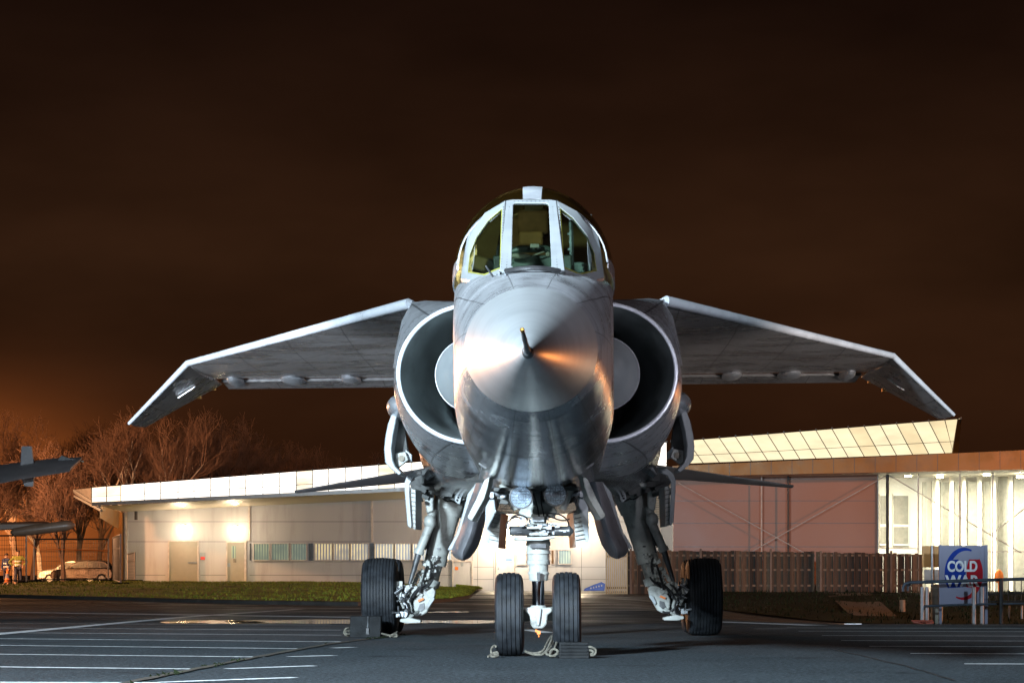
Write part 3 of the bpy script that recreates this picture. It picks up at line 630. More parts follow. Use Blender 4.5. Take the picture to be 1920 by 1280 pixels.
mb = MB(); mb.plate([NA(x, y, 20.27) for x, y in ((1003, 1140), (1015, 1140), (1014, 1152), (1011, 1172), (1007, 1172), (1004, 1152))], (0, .04, 0)); mb.build('axle_rib', M['white'], AX, bevel=.005)
mb = MB(); c = NA(1010, 1185, 20.3); mb.box(c, (.03, .03, .03)); mb.box(c+Vector((-.02, 0, .015)), (.02, .02, .02)); mb.tube([c, c+Vector((.0, 0, -.04))], .006, 6); mb.build('tow_tag', M['orange'], AX)
mb = MB(); mb.plate([NA(x, y, 20.25) for x, y in ((1006, 1072), (1013, 1072), (1012, 1086), (1009, 1090), (1007, 1086))], (0, .03, 0)); mb.box(NA(1009, 1023, 20.28), (.13, .03, .035)); mb.build('leg_label_plate', M['dgrey'], NG)
mb = MB(); mb.plate([NA(x, y, 20.3) for x, y in ((990, 900), (1028, 900), (1030, 935), (1046, 960), (1040, 970), (980, 970), (972, 960), (989, 935))], (0, .12, 0)); mb.box(NA(1010, 973, 20.25), (.13, .1, .09)); mb.build('leg_casting', M['gear'], NG, bevel=.012)
mb = MB(); mb.box(NA(1010, 973, 20.18), (.10, .03, .05)); mb.build('valve_block', M['steel'], NG, bevel=.005)
# steering jacks, platform, little pipes
MB().lathe(NA(954, 995, 20.3), (1, 0, 0), [(0, .03), (.01, .042), (.19, .042), (.20, .035), (.21, .02)], 20).build('steering_jack', M['dgrey'], NG); MB().lathe(NA(1071, 995, 20.3), (-1, 0, 0), [(-.02, .012), (0, .03), (.01, .045), (.03, .045), (.04, .041), (.18, .041), (.20, .02)], 20).build('steering_jack', M['dgrey'], NG)
mb = MB(); mb.plate([NA(x, y, 20.2) for x, y in ((963, 1006), (1015, 1006), (1040, 1004), (1040, 1008), (1015, 1013), (963, 1013))], (0, .2, 0)); mb.box(NA(1010, 989, 20.25), (.2, .08, .02)); mb.box(NA(1010, 1001, 20.25), (.16, .08, .02)); mb.build('steering_platform', M['gear'], NG, bevel=.004)
mb = MB(); rnd = random.Random(8)
for k in range(46):
    c = NA(1008+rnd.gauss(0, 20), rnd.choice((985, 988, 975, 982, 998))+rnd.uniform(-4, 4), 20.24+rnd.uniform(-.03, .05))
    mb.box(c, (rnd.uniform(.01, .05), .03, rnd.uniform(.008, .035)))
mb.build('steering_linkage', M['steel'], NG, bevel=.002)
mb = MB()
for k in range(26):
    c = NA(1009+rnd.gauss(0, 9), rnd.uniform(915, 945), 20.26); mb.box(c, (rnd.uniform(.01, .04), .03, rnd.uniform(.01, .04)), Matrix.Rotation(rnd.uniform(-1, 1), 3, 'Y'))
mb.build('lamp_bracket', M['white'], NG, bevel=.002)
mb = MB()
for P in (((955, 978), (958, 962), (985, 960), (990, 975)), ((1028, 962), (1050, 960), (1066, 970), (1067, 985)), ((1000, 925), (1008, 945), (1009, 960), (1012, 975)), ((1016, 915), (1012, 940), (1018, 955), (1020, 970)), ((950, 990), (948, 975), (965, 965), (975, 970)), ((1035, 968), (1045, 975), (1060, 978), (1068, 972))):
    pts = [NA(*q, 20.2) for q in P]; L = []
    for i in range(13):
        t = i/12; L.append(pts[0]*(1-t)**3+pts[1]*3*t*(1-t)**2+pts[2]*3*t*t*(1-t)+pts[3]*t**3)
    mb.tube(L, .007, 6)
mb.build('hydraulic_hoses', M['black'], NG)
for a_, b_ in ((945, 968), (1072, 1055)): MB().tube([NA(a_, 905, 20.3), NA(b_, 955, 20.3)], [.05, .03], 10).build('drag_strut', M['gear'], NG)
for px, py in ((977, 931.5), (1041.5, 926.5)):
    c = NA(px, py, 19.85)
    hs = MB().lathe(c, (0, 1, 0), [(.0, .0885), (-.025, .089), (-.025, .099), (.0, .100), (.06, .088), (.12, .05), (.13, .01)], 36, False).build('landing_light', M['dgrey'], NG)
    MB().lathe(c, (0, 1, 0), [(-.012, .088), (.02, .075), (.05, .05), (.07, .02), (.072, .01)], 14, False).build('reflector', M['refl'], hs, normals=False, sharp=4)
    MB().lathe(c, (0, 1, 0), [(.0, .028), (-.0, .02), (.03, .012)], 16).build('bulb', M['steel'], hs)
    mb = MB()
    for k in range(5): mb.box(c+Vector((0, -.018, -.05+.025*k)), (.15*math.sqrt(1-((-.05+.025*k)/.088)**2), .002, .004))
    for k in range(3): mb.box(c+Vector((-.04+.04*k, -.0155, 0)), (.004, .002, .13))
    mb.build('lens_ribs', M['dgrey'], hs)
    MB().lathe(c, (0, 1, 0), [(-.020, .01), (-.019, .05), (-.015, .088), (-.0145, .088), (-.0185, .05), (-.0195, .01)], 36).build('lens', M['lens'], hs)
# nose wheels
for u in (-.245, .245):
    c = (u, 20.5, .36); W_ = .122; Rr = .36; prof = [(-W_*.7, .16), (-W_*.92, .2), (-W_, .27), (-W_*.95, .31), (-W_*.84, .338)]
    for k in range(5):
        a = -W_*.76+2*W_*.76*k/5; b = a+2*W_*.76/5; rr = Rr-.022*((a+b)/2/W_)**2
        prof += [(a+.0005, rr-.012), (a+.003, rr), (b-.004, rr), (b-.001, rr-.012)]
    prof += [(W_*.84, .338), (W_*.95, .31), (W_, .27), (W_*.92, .2), (W_*.7, .16)]
    WH = MB().lathe(c, (1, 0, 0), [(-.07, .02), (-.08, .08), (-.06, .15), (-.1, .165), (.1, .165), (.06, .15), (.08, .08), (.07, .02)], 32).build('nose_wheel', M['gear'], JET)
    MB().lathe(c, (1, 0, 0), prof, 72).build('tyre', M['tyre'], WH, sharp=28)
# nose wheel bay
mb = MB(); mb.box((0, 20.9, 1.42), (.72, 1.5, .03)); rnd = random.Random(3)
for k in range(24): mb.box((rnd.uniform(-.33, .33), 20.9+rnd.uniform(-.2, .4), 1.37+rnd.uniform(-.03, .02)), (rnd.uniform(.02, .12), .1, rnd.uniform(.02, .06)))
mb.build('nose_wheel_bay', M['bay'], JET)
# ---------------------------------------------------------------- ground
def sst(a, b, x):
    t = max(0, min(1, (x-a)/(b-a))); return t*t*(3-2*t)
# front edge of the grass island (pixel, distance); its right end is a rounded kerb
isl = [W(-200, 1123, 78), W(0, 1123, 76), W(233, 1127, 70), W(450, 1131, 63), W(671, 1136, 58.5), W(780, 1133, 62), W(845, 1128, 69), W(880, 1120, 82), W(888, 1114, 95), W(880, 1109, 108), W(855, 1107, 118)]
isl = [(p.x, p.y) for p in isl]
def inside(x, y, poly):
    r = False; n = len(poly); j = n-1
    for i in range(n):
        xi, yi = poly[i]; xj, yj = poly[j]
        if (yi > y) != (yj > y) and x < (xj-xi)*(y-yi)/(yj-yi)+xi: r = not r
        j = i
    return r
def gz(x, y):
    z = 0.0
    # car park and road behind the island, left
    L = 1-sst(-9, -3.2, x)
    z += .36*L*sst(62, 112, y)
    z += .08*(1-L)*sst(80, 118, y)
    # the ground drops beyond the edge of the apron on the right, then a bank rises to the fence
    Rr = sst(2.0, 5.5, x)*(1-.0)
    z -= .50*Rr*sst(34, 52, y)*(1-sst(62, 97, y))
    z += 1.2*sst(180, 600, y)
    return z
asph = bpy.data.materials.new('wet_asphalt'); asph.use_nodes = True; nt = asph.node_tree; p = nt.nodes['Principled BSDF']
tc = nt.nodes.new('ShaderNodeTexCoord'); v = tc.outputs['Object']
def nz(scale, det=6, st=(1, 1, 1), ro=.6):
    mp = nt.nodes.new('ShaderNodeMapping'); mp.inputs['Scale'].default_value = st; nt.links.new(v, mp.inputs[0])
    n = nt.nodes.new('ShaderNodeTexNoise'); n.inputs['Scale'].default_value = scale; n.inputs['Detail'].default_value = det; n.inputs['Roughness'].default_value = ro
    nt.links.new(mp.outputs[0], n.inputs['Vector']); return n.outputs[0]
a, b, c_ = nz(.25), nz(26, 6, (1, .6, 1), .9), nz(1.1, 10, (1, .5, 1), .7)
col = newramp(nt, c_, [(.3, (.012, .016, .019)), (.7, (.032, .041, .047))])
col = newmix(nt, newramp(nt, b, [(.46, 0), (.66, .9)]), col, (.11, .13, .145))
vo = nt.nodes.new('ShaderNodeTexVoronoi'); vo.inputs['Scale'].default_value = 6; nt.links.new(v, vo.inputs['Vector'])
bl = nt.nodes.new('ShaderNodeTexVoronoi'); bl.inputs['Scale'].default_value = .55; bl.inputs['Randomness'].default_value = 1; nt.links.new(v, bl.inputs['Vector'])
st_ = newmath(nt, 'MULTIPLY', newramp(nt, bl.outputs['Distance'], [(.08, .75), (.22, 0)]), newramp(nt, nz(5, 6), [(.42, 0), (.6, 1)]))
col = newmix(nt, st_, col, (.006, .007, .008))
col = newmix(nt, newmath(nt, 'LESS_THAN', vo.outputs['Distance'], .045), col, (.22, .24, .25))
nt.links.new(col, p.inputs['Base Color'])
# dry and damp patches; wetter towards the far side
sp = nt.nodes.new('ShaderNodeSeparateXYZ'); nt.links.new(v, sp.inputs[0])
far = newramp(nt, newmath(nt, 'DIVIDE', sp.outputs[1], 60), [(.38, 0), (.62, 1)])
wet = newmath(nt, 'MULTIPLY', newramp(nt, a, [(.40, .25), (.60, 1)]), far)
nt.links.new(newmath(nt, 'SUBTRACT', newramp(nt, c_, [(.3, .80), (.7, .95)]), newmath(nt, 'MULTIPLY', wet, .55)), p.inputs['Roughness'])
nt.links.new(newmath(nt, 'ADD', .10, newmath(nt, 'MULTIPLY', wet, .45)), p.inputs['Specular IOR Level'])
bu = nt.nodes.new('ShaderNodeBump'); bu.inputs['Strength'].default_value = .9; bu.inputs['Distance'].default_value = .012
nt.links.new(b, bu.inputs['Height']); nt.links.new(bu.outputs[0], p.inputs['Normal'])
M['asphalt'] = asph
M['grass'] = mat('grass_turf', (.17, .22, .028), .9, 0, .4, 1.2, .8, 25, spec=.2, dirt=(.05, .05, .012), dscale=.8, damt=.6)
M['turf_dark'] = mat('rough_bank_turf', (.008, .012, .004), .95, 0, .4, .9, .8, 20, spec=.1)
M['kerb'] = mat('concrete_kerb', (.045, .043, .04), .8, 0, .15, 3, .2, 40, dirt=(.1, .09, .08))
M['paint'] = mat('road_paint', (.72, .74, .75), .6, 0, .12, 8, dirt=(.05, .05, .05), dscale=14, damt=.8)
# one sheet to the horizon
xs = [-900, -400, -200, -120, -80]+[-60+2*i for i in range(20)]+[-20+1.0*i for i in range(60)]+[42, 50, 60, 80, 120, 200, 400, 900]
ys = [-60, -30, -10, 0, 5, 10]+[14+2*i for i in range(60)]+[140, 150, 165, 180, 200, 240, 300, 400, 600, 1000, 2000]
vs = [(x, y, gz(x, y)) for y in ys for x in xs]; n = len(xs)
mb = MB(); mb.add(vs, [(j*n+i, j*n+i+1, (j+1)*n+i+1, (j+1)*n+i) for j in range(len(ys)-1) for i in range(n-1)])
g = mb.build('ground', M['asphalt'], sharp=80); tag(g, kind='structure')
# grass island with a kerb
poly = isl+[(-5.2, 118.2), (-70, 118.2), (-70, 78)]
def strip_mesh(edge, w, h0, h1, name, m):
    mb = MB(); rings = []
    for i, (x, y) in enumerate(edge):
        a = edge[max(i-1, 0)]; b = edge[min(i+1, len(edge)-1)]; t = Vector((b[0]-a[0], b[1]-a[1], 0)).normalized(); nn = Vector((-t.y, t.x, 0))
        p = Vector((x, y, gz(x, y))); q = p+nn*w; rings.append([p+Vector((0, 0, h0)), p+Vector((0, 0, h1)), q+Vector((0, 0, h1)), q+Vector((0, 0, h0))])
    mb.loft(rings, True, True); return mb.build(name, m, sharp=30)
def dens(e, k=6):
    out = []
    for a, b in zip(e[:-1], e[1:]):
        for i in range(k): out.append((a[0]+(b[0]-a[0])*i/k, a[1]+(b[1]-a[1])*i/k))
    return out+[e[-1]]
isl_d = dens(isl)
tag(strip_mesh(isl_d, .16, -.1, .10, 'kerb', M['kerb']), kind='structure')
mb = MB(); rows = []
for x, y in isl_d:                                      # turf rises from the kerb to the foot of the wall
    back = (min(x, -5.0)-.0, 118.4)
    r = []
    for k in range(15):
        t = k/14; X_ = x+(back[0]-x)*t*(.3 if x > -20 else 0); Y_ = y+.12+(118.4-y)*t
        r.append(Vector((X_, Y_, gz(X_, Y_)+.11+(.10+.05*noise.noise((X_*.3, Y_*.3, 0)))*sst(0, .25, t)*(1-sst(.6, 1, t)))))
    rows.append(r)
mb.loft(rows, closed=False); gr = mb.build('grass_verge', M['grass'], sharp=80); tag(gr, kind='structure')
rnd = random.Random(2)
def blades(name, n, sampler, h, m):
    mb = MB()
    for _ in range(n):
        x, y, z = sampler(); a = rnd.uniform(0, 6.28); w_ = rnd.uniform(.012, .03); hh = rnd.uniform(.5, 1)*h; c, s = math.cos(a)*w_, math.sin(a)*w_
        mb.v += [Vector((x-c, y-s, z)), Vector((x+c, y+s, z)), Vector((x+rnd.uniform(-.05, .05), y+rnd.uniform(-.05, .05), z+hh))]; k = len(mb.v); mb.f.append((k-3, k-2, k-1))
    return tag(mb.build(name, m, normals=False), 'short uneven green grass on the verge before the long building' if name == 'grass' else 'dark rough grass on the bank below the wooden fence', 'grass', kind='stuff')
def smp():
    while True:
        i = rnd.randrange(len(rows)-1); k = rnd.randrange(14); a, b, c = rows[i][k], rows[i+1][k], rows[i][k+1]; u, v_ = rnd.random(), rnd.random()
        p = a+(b-a)*u+(c-a)*v_
        if -34 < p.x: return p
blades('grass', 30000, smp, .07, M['grass'])
# dark bank on the right
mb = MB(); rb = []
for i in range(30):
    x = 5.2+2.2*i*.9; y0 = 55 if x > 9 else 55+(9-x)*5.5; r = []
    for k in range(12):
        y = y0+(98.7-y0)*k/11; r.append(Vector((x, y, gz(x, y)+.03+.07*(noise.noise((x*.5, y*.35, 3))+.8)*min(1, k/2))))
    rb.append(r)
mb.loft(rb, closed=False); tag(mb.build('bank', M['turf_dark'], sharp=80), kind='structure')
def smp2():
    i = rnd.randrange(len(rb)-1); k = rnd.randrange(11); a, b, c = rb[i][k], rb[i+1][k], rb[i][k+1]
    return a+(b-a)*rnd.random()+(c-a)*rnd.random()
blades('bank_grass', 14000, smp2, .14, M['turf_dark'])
# painted bay lines
def gp(px, py):                                        # the point of the flat apron seen at a pixel
    d = F*H/(py-VY); return Vector(((px-VX)*d/F, d, 0))
def line(px0, py0, px1, py1, w_=.11, name='bay_line', lift=.004):
    a, b = gp(px0, py0), gp(px1, py1); t = (b-a).normalized(); nn = Vector((-t.y, t.x, 0))*w_/2; mb = MB(); rw = []
    N = max(2, int((b-a).length/.5))
    for i in range(N+1):
        p = a+(b-a)*i/N+Vector((0, .02*noise.noise((i*.35, py0, 0)), lift)); rw.append([p-nn, p+nn])
    mb.loft(rw, closed=False); return tag(mb.build(name, M['paint']), kind='structure')
for q in ((-260, 1278, 300, 1280), (-300, 1247, 360, 1254), (-300, 1223, 495, 1231.5), (-300, 1206, 568, 1216), (-300, 1194, 645, 1203), (-200, 1184, 640, 1190.5), (-200, 1175.5, 640, 1181), (-100, 1168, 620, 1171),
          (300, 1279, 553, 1270), (426, 1253.5, 588, 1248), (542, 1230.8, 628, 1228.5), (625, 1214.5, 664, 1213),
          (1808, 1244.3, 2300, 1246), (1707, 1224.8, 2300, 1227), (1630, 1211.3, 2200, 1213), (1577, 1200.4, 2200, 1202.5), (1541, 1191, 2200, 1193), (1497, 1182.8, 2100, 1184.4), (1415, 1178.6, 1476, 1178.3), (1475, 1176.8, 2000, 1178)):
    line(*q)
line(-60, 1194, 330, 1158, .24, 'bay_line', .007); line(-20, 1147, 690, 1157.5, .55, 'bay_line', .006); line(330, 1158, 560, 1142, .25, 'bay_line', .009); line(1340, 1165, 1530, 1172, .4)
line(1030, 1186, 985, 1180, .2)
tag(strip_mesh([(W(1543, 1159, 38).x, 40.2), (W(1590, 1170, 34.6).x, 35.0)], .25, .004, .012, 'road_marking', M['paint']), kind='structure')
# weedy drain joint running across the apron
M['drain'] = mat('rusty_drain_joint', (.035, .026, .018), .9, 0, .5, 20, .6, 60, dirt=(.035, .05, .012), dscale=5, damt=.9)
pts = [gp(225, 1283), gp(330, 1262), gp(440, 1240), gp(540, 1221), gp(620, 1207), gp(690, 1198), gp(760, 1190)]
mb = MB(); rw = []
for a, b in zip(pts[:-1], pts[1:]):
    for k in range(14):
        p = a+(b-a)*k/14; w_ = .024+.016*noise.noise((p.x*3, p.y*2, 0)); rw.append([p+Vector((-w_*1.6, -w_*.4, .0085)), p+Vector((w_*1.6, w_*.4, .0085))])
mb.loft(rw, closed=False); tag(mb.build('drain_channel', M['drain']), kind='structure')
mb = MB(); rnd = random.Random(6)
for _ in range(260):
    a, b = rnd.choice(list(zip(pts[:-1], pts[1:]))); p = a+(b-a)*rnd.random()+Vector((rnd.uniform(-.06, .06), 0, .006)); w_ = .012
    if noise.noise((p.x*1.5, p.y, 5)) < 0: continue
    mb.v += [p+Vector((-w_, 0, 0)), p+Vector((w_, 0, 0)), p+Vector((rnd.uniform(-.03, .03), 0, rnd.uniform(.008, .022)))]; k = len(mb.v); mb.f.append((k-3, k-2, k-1))
tag(mb.build('weeds', M['turf_dark'], normals=False), 'tufts of weed growing along the joint in the tarmac', 'weeds', kind='stuff')
# older, paler surfacing beyond the darker repair
M['asphalt_old'] = mat('old_asphalt', (.040, .047, .053), .9, 0, .3, 2.2, .5, 90, spec=.1, dirt=(.06, .065, .07), dscale=30, damt=.5)
q_ = [gp(-400, 1224), gp(-100, 1225), gp(35, 1224), gp(75, 1217), gp(140, 1211), gp(185, 1202), gp(235, 1195), gp(150, 1189), gp(40, 1186), gp(-300, 1184)]
tag(MB().add([p+Vector((0, 0, .002)) for p in q_], [tuple(range(len(q_)))]).build('old_tarmac', M['asphalt_old']), kind='structure')
# cracks
mb = MB(); P = [gp(1560, 1216), gp(1640, 1235), gp(1700, 1249), gp(1745, 1262), gp(1790, 1276)]; rw = []
for a, b in zip(P[:-1], P[1:]):
    for k in range(10):
        p = a+(b-a)*k/10+Vector((.03*noise.noise((k, a.x*5, 1)), 0, .004)); w_ = .012+.012*abs(noise.noise((k*.7, a.y, 2))); rw.append([p+Vector((-w_, 0, 0)), p+Vector((w_, 0, 0))])
mb.loft(rw, closed=False); tag(mb.build('tarmac_crack', M['black']), kind='structure')
# puddle
pu = bpy.data.materials.new('puddle_water'); pu.use_nodes = True; nt = pu.node_tree; q = nt.nodes['Principled BSDF']
q.inputs['Base Color'].default_value = (.01, .01, .01, 1); q.inputs['Roughness'].default_value = .04; q.inputs['Specular IOR Level'].default_value = .9
n = nt.nodes.new('ShaderNodeTexNoise'); n.inputs['Scale'].default_value = 3; tcc = nt.nodes.new('ShaderNodeTexCoord'); nt.links.new(tcc.outputs['Object'], n.inputs['Vector'])
bu = nt.nodes.new('ShaderNodeBump'); bu.inputs['Strength'].default_value = .02; nt.links.new(n.outputs[0], bu.inputs['Height']); nt.links.new(bu.outputs[0], q.inputs['Normal'])
M['water'] = pu
def puddle(px0, px1, y0, y1, seed):
    N = 70; up, lo = [], []
    for k in range(N+1):
        t = k/N; x = px0+(px1-px0)*t; e = math.sin(math.pi*t)**.45
        m_ = (y0+y1)/2+noise.noise((t*4, seed, 0))*1.2; h = (y1-y0)/2*e*(.75+.5*noise.noise((t*9, seed, 4)))
        up.append(gp(x, m_-h)+Vector((0, 0, .0105))); lo.append(gp(x, m_+h)+Vector((0, 0, .0105)))
    mb = MB(); mb.loft([[a, b] for a, b in zip(up, lo)], closed=False); tag(mb.build('puddle', M['water']), kind='structure')
puddle(300, 500, 1163, 1170, 1.3); puddle(420, 980, 1160.5, 1171, 2.7); puddle(800, 880, 1146, 1149, 5.1)

# ---------------------------------------------------------------- the long building
M['clad'] = mat('pale_cladding', (.36, .35, .36), .55, 0, .06, .4, .02, 5, stretch=(1, 1, .12), dirt=(.20, .18, .17), dscale=1.5, damt=.4)
M['clad_joint'] = mat('cladding_joint', (.08, .08, .08), .6)
M['soffit'] = mat('soffit_panel', (.35, .30, .24), .5, .2)
M['gutter'] = mat('gutter_metal', (.35, .36, .36), .4, .6)
M['frame'] = mat('window_frame', (.40, .34, .30), .5)
M['door'] = mat('door_paint', (.27, .24, .19), .5, 0, .03)
M['mull'] = mat('dark_glazing_bar', (.025, .025, .025), .4)
M['copper'] = mat('copper_fascia', (.19, .080, .012), .45, .4, .15, 1.5, dirt=(.12, .07, .03), dscale=1.2)
M['lampglow'] = emis('lit_lamp', (1, .80, .48), 60)
M['sky_l'] = emis('lit_rooflight', (1, .95, .84), 2.3, .35, .7)
M['sky_l2'] = emis('lit_rooflight_dim', (1, .90, .68), 1.35, .3, .9); M['sky_l3'] = emis('lit_rooflight_bright', (1, .95, .84), 2.8, .3, .6)
M['sky_r2'] = emis('lit_rooflight_yellow_dim', (1, .84, .50), .85, .2, .6); M['sky_r'] = emis('lit_rooflight_yellow', (1, .87, .56), 1.0, .18, .6)
def blind(name, c1, c2, per, st):
    m = bpy.data.materials.new(name); m.use_nodes = True; nt = m.node_tree; p = nt.nodes['Principled BSDF']
    tc = nt.nodes.new('ShaderNodeTexCoord'); sp = nt.nodes.new('ShaderNodeSeparateXYZ'); nt.links.new(tc.outputs['Object'], sp.inputs[0])
    f = newmath(nt, 'FRACT', newmath(nt, 'DIVIDE', newmath(nt, 'ADD', sp.outputs[0], 500), per)); k = newmath(nt, 'GREATER_THAN', f, .55)
    n = nt.nodes.new('ShaderNodeTexNoise'); n.inputs['Scale'].default_value = 1.1; nt.links.new(tc.outputs['Object'], n.inputs['Vector'])
    k = newmath(nt, 'MULTIPLY', k, newramp(nt, n.outputs[0], [(.4, .3), (.55, 1)]))
    c = newmix(nt, k, c1, c2); nt.links.new(c, p.inputs['Base Color']); nt.links.new(c, p.inputs['Emission Color']); p.inputs['Emission Strength'].default_value = st; p.inputs['Roughness'].default_value = .2
    return m
M['blind_y'] = blind('lit_blinds', (.17, .155, .15), (.75, .62, .30), .145, .55)
M['blind_t'] = blind('dim_blinds', (.10, .14, .13), (.22, .27, .20), .13, .45)
D = 118.0
def WP(px, py, d=D): return W(px, py, d)
BL = empty('long_building', (-8, D, .1), 'long pale clad building with a glowing rooflight strip, windows and doors, behind the aircraft', 'building')
def BB(mb, *a, **k): return mb.build(*a, shift=(-8, D, .1), **k)
def slab(mb, x0, y0, x1, y1, d0, d1):                   # box seen at pixels x0..x1, y0..y1 of its front face at d0, reaching back to d1
    a = W(x0, y0, d0); b = W(x1, y1, d0); return mb.box2((a.x, d0, a.z), (b.x, d1, b.z))
# wall with sloping head
a = WP(232, 960); b = WP(1262, 905)
mb = MB(); mb.plate([(a.x, D, -.1), (b.x, D, -.1), (b.x, D, b.z+.6), (a.x, D, a.z+.1)], (0, 14, 0)); BB(mb, 'wall', M['clad'], BL)
mb = MB()
for y in (977, 1014.5): slab(mb, 234, y, 698, y+.9, D-.004, D+.01)
for y in (977,): slab(mb, 700, y, 1236, y+.9, D-.004, D+.01)
for y in (1077,): slab(mb, 234, y, 310, y+.9, D-.004, D+.01); slab(mb, 376, y, 424, y+.9, D-.004, D+.01); slab(mb, 468, y, 846, y+.9, D-.004, D+.01)
for x in (885, 895, 925, 965, 1090, 1140): slab(mb, x, 1026, x+.8, 1106, D-.004, D+.01)
for y in (1062, 1085): slab(mb, 888, y, 925, y+.8, D-.005, D+.01); slab(mb, 966, y, 1140, y+.6, D-.005, D+.01)
BB(mb, 'cladding_joint', M['clad_joint'], BL)
for x, y0, y1 in ((236, 957, 1096), (467, 948, 1013), (460, 1013, 1096), (697, 937, 1016)):
    mb = MB(); slab(mb, x-2, y0, x+2, y1, D-.12, D-.002); BB(mb, 'downpipe', M['frame'], BL)
mb = MB(); mb.tube([WP(255, 958, D-.3), WP(255, 974, D-.3)], .08, 8); BB(mb, 'overflow_pipe', M['mull'], BL)
# gutter, soffit
mb = MB(); g0, g1 = W(172, 941, 112), W(1262, 889, 112)
mb.plate([g0, g1, g1+Vector((0, 0, -.20)), g0+Vector((0, 0, -.16))], (0, .25, 0)); BB(mb, 'gutter', M['gutter'], BL)
mb = MB(); s0, s1 = W(187, 948, 112), W(1262, 897, 112)
mb.loft([[s0, s1], [Vector((a.x, D, WP(232, 959).z)), Vector((b.x, D, WP(1262, 912).z))]], closed=False)
BB(mb, 'soffit', M['soffit'], BL)
# rooflight: raked glazing with bars
def rl(px): return W(px, 914-.079*(px-172), 116)
def rb_(px, yb=None): return W(px, (941-.0477*(px-172)) if yb is None else yb, 112.3)
xsL = [172, 200, 227, 271, 301, 334, 364, 395, 430, 461, 493, 524, 556, 586, 616, 648, 678, 710, 740, 772, 803, 834, 866, 898, 930, 962, 994, 1026, 1058, 1090, 1122, 1154, 1186, 1218, 1250]
xsR = [(1250, 1262), (1284, 1298)]
def dupl(o, loc=None):
    c = o.copy(); COL.objects.link(c); return c
for i, (x0, x1) in enumerate(zip(xsL[:-1], xsL[1:])):
    mb = MB(); mb.plate([rl(x0), rl(x1), rb_(x1), rb_(x0)], (0, .06, .02)); RL = BB(mb, 'rooflight_pane', M['sky_l2'] if (i < 2 or i in (12, 17, 20)) else (M['sky_l3'] if i in (2, 3, 6, 7, 9, 10) else M['sky_l']), BL)
    if i == 1: pass
mb = MB()
for x in xsL: mb.plate([rl(x-.7), rl(x+.7), rb_(x+.7), rb_(x-.7)], (0, -.05, .0)); 
for x in xsL[3:]: mb.box(rl(x)+Vector((0, 0, .02)), (.06, .1, .10))
m_ = [rl(x)*.35+rb_(x)*.65+Vector((0, -.03, 0)) for x in (172, 1250)]; mb.tube(m_, .014, 6)
mb.tube([rl(172), rl(1250)], .03, 6)
BB(mb, 'glazing_bar', M['mull'], BL)
# right part of the rooflight, leaning panes with slanting bars
xt = [1250+32.4*k-.0 for k in range(18)]; xt = [x for x in xt if x < 1800]
def rt(x): return W(x, 825.5-.0795*(x-1290), 116)
def rbb(x): x2 = x+30; return W(x2, 868-.040*(x2-1300), 112.3)
xt = [1258+30.2*k for k in range(19)]
for i, (x0, x1) in enumerate(zip(xt[:-1], xt[1:])):
    q = [rt(x0), rt(x1), rbb(min(x1, 1757)), rbb(min(x0, 1757))]
    if (q[2]-q[3]).length < .2: q = q[:3]
    mb = MB(); mb.plate(q, (0, .06, .02)); BB(mb, 'rooflight_pane', M['sky_r2'] if i in (11, 14, 16, 17) else M['sky_r'], BL)
mb = MB()
for x in xt:
    mb.plate([rt(x-.7), rt(x+.7), rbb(min(x+.7, 1757)), rbb(min(x-.7, 1757))], (0, -.05, 0)); mb.box(rt(x)+Vector((0, 0, .03)), (.06, .1, .10))
m_ = [rt(x)*.33+rbb(min(x, 1757))*.67+Vector((0, -.03, 0)) for x in (1258, 1795)]; mb.tube(m_, .014, 6); mb.tube([rt(1258), rt(1797)], .03, 6)
BB(mb, 'glazing_bar', M['mull'], BL)
mb = MB(); mb.plate([rt(1795), rt(1803), W(1797, 848, 112), W(1786, 849, 112)], (0, .4, 0)); BB(mb, 'rooflight_end', M['copper'], BL)
# gable and skewed overhang at the left end
mb = MB(); A1, A2, A3 = W(187, 945, 112), W(172, 914, 116), W(137, 918, 124); mb.plate([A1, A2, A3, W(150, 927, 122)], (0, .1, -.15)); BB(mb, 'roof_overhang', M['gutter'], BL)
mb = MB(); mb.tube([W(139, 919, 123.5), W(187, 949, 112)], .06, 8); mb.tube([W(140, 930, 123), W(190, 957, 112.5)], .06, 8); BB(mb, 'verge_tube', M['white'], BL)
mb = MB(); mb.plate([W(187, 947, 113), W(222, 958, 117), W(220, 990, 117), W(187, 970, 114)], (0, .4, .0)); BB(mb, 'gable_fascia', M['copper'], BL)
mb = MB(); slab(mb, 214, 960, 229, 1096, D-.4, D+.3); BB(mb, 'corner_pier', M['copper'], BL)
# doors
def door(x0, y0, x1, y1, m, name='door'):
    mb = MB(); slab(mb, x0-2.5, y0-2.5, x1+2.5, y0, D-.10, D-.003); slab(mb, x0-2.5, y0, x0, y1, D-.10, D-.003); slab(mb, x1, y0, x1+2.5, y1, D-.10, D-.003); 
    mb2 = MB(); slab(mb2, x0, y0, x1, y1, D-.05, D-.004); o = BB(mb2, name, m, BL); BB(mb, 'door_frame', M['frame'], o); return o
rd = door(317, 1015, 370, 1093, M['door'], 'roller_door')
mb = MB()
for k in range(19): slab(mb, 318, 1018+k*4, 369, 1020+k*4, D-.07, D-.05)
BB(mb, 'roller_slat', M['door'], rd)
mb = MB(); slab(mb, 352, 1053, 369, 1055.5, D-.12, D-.05); BB(mb, 'handle', M['steel'], rd)
d1 = door(426, 1017, 458, 1094, M['door'])
for nm, q, m in (('door_glass', (434, 1023, 442, 1046), M['blind_t']), ('kick_plate', (427, 1089, 457, 1094), M['white']), ('notice', (437, 1047, 443, 1054), M['cream']), ('notice', (425, 1055, 432, 1062), M['white'])):
    mb = MB(); slab(mb, *q, D-.06, D-.05); BB(mb, nm, m, d1)
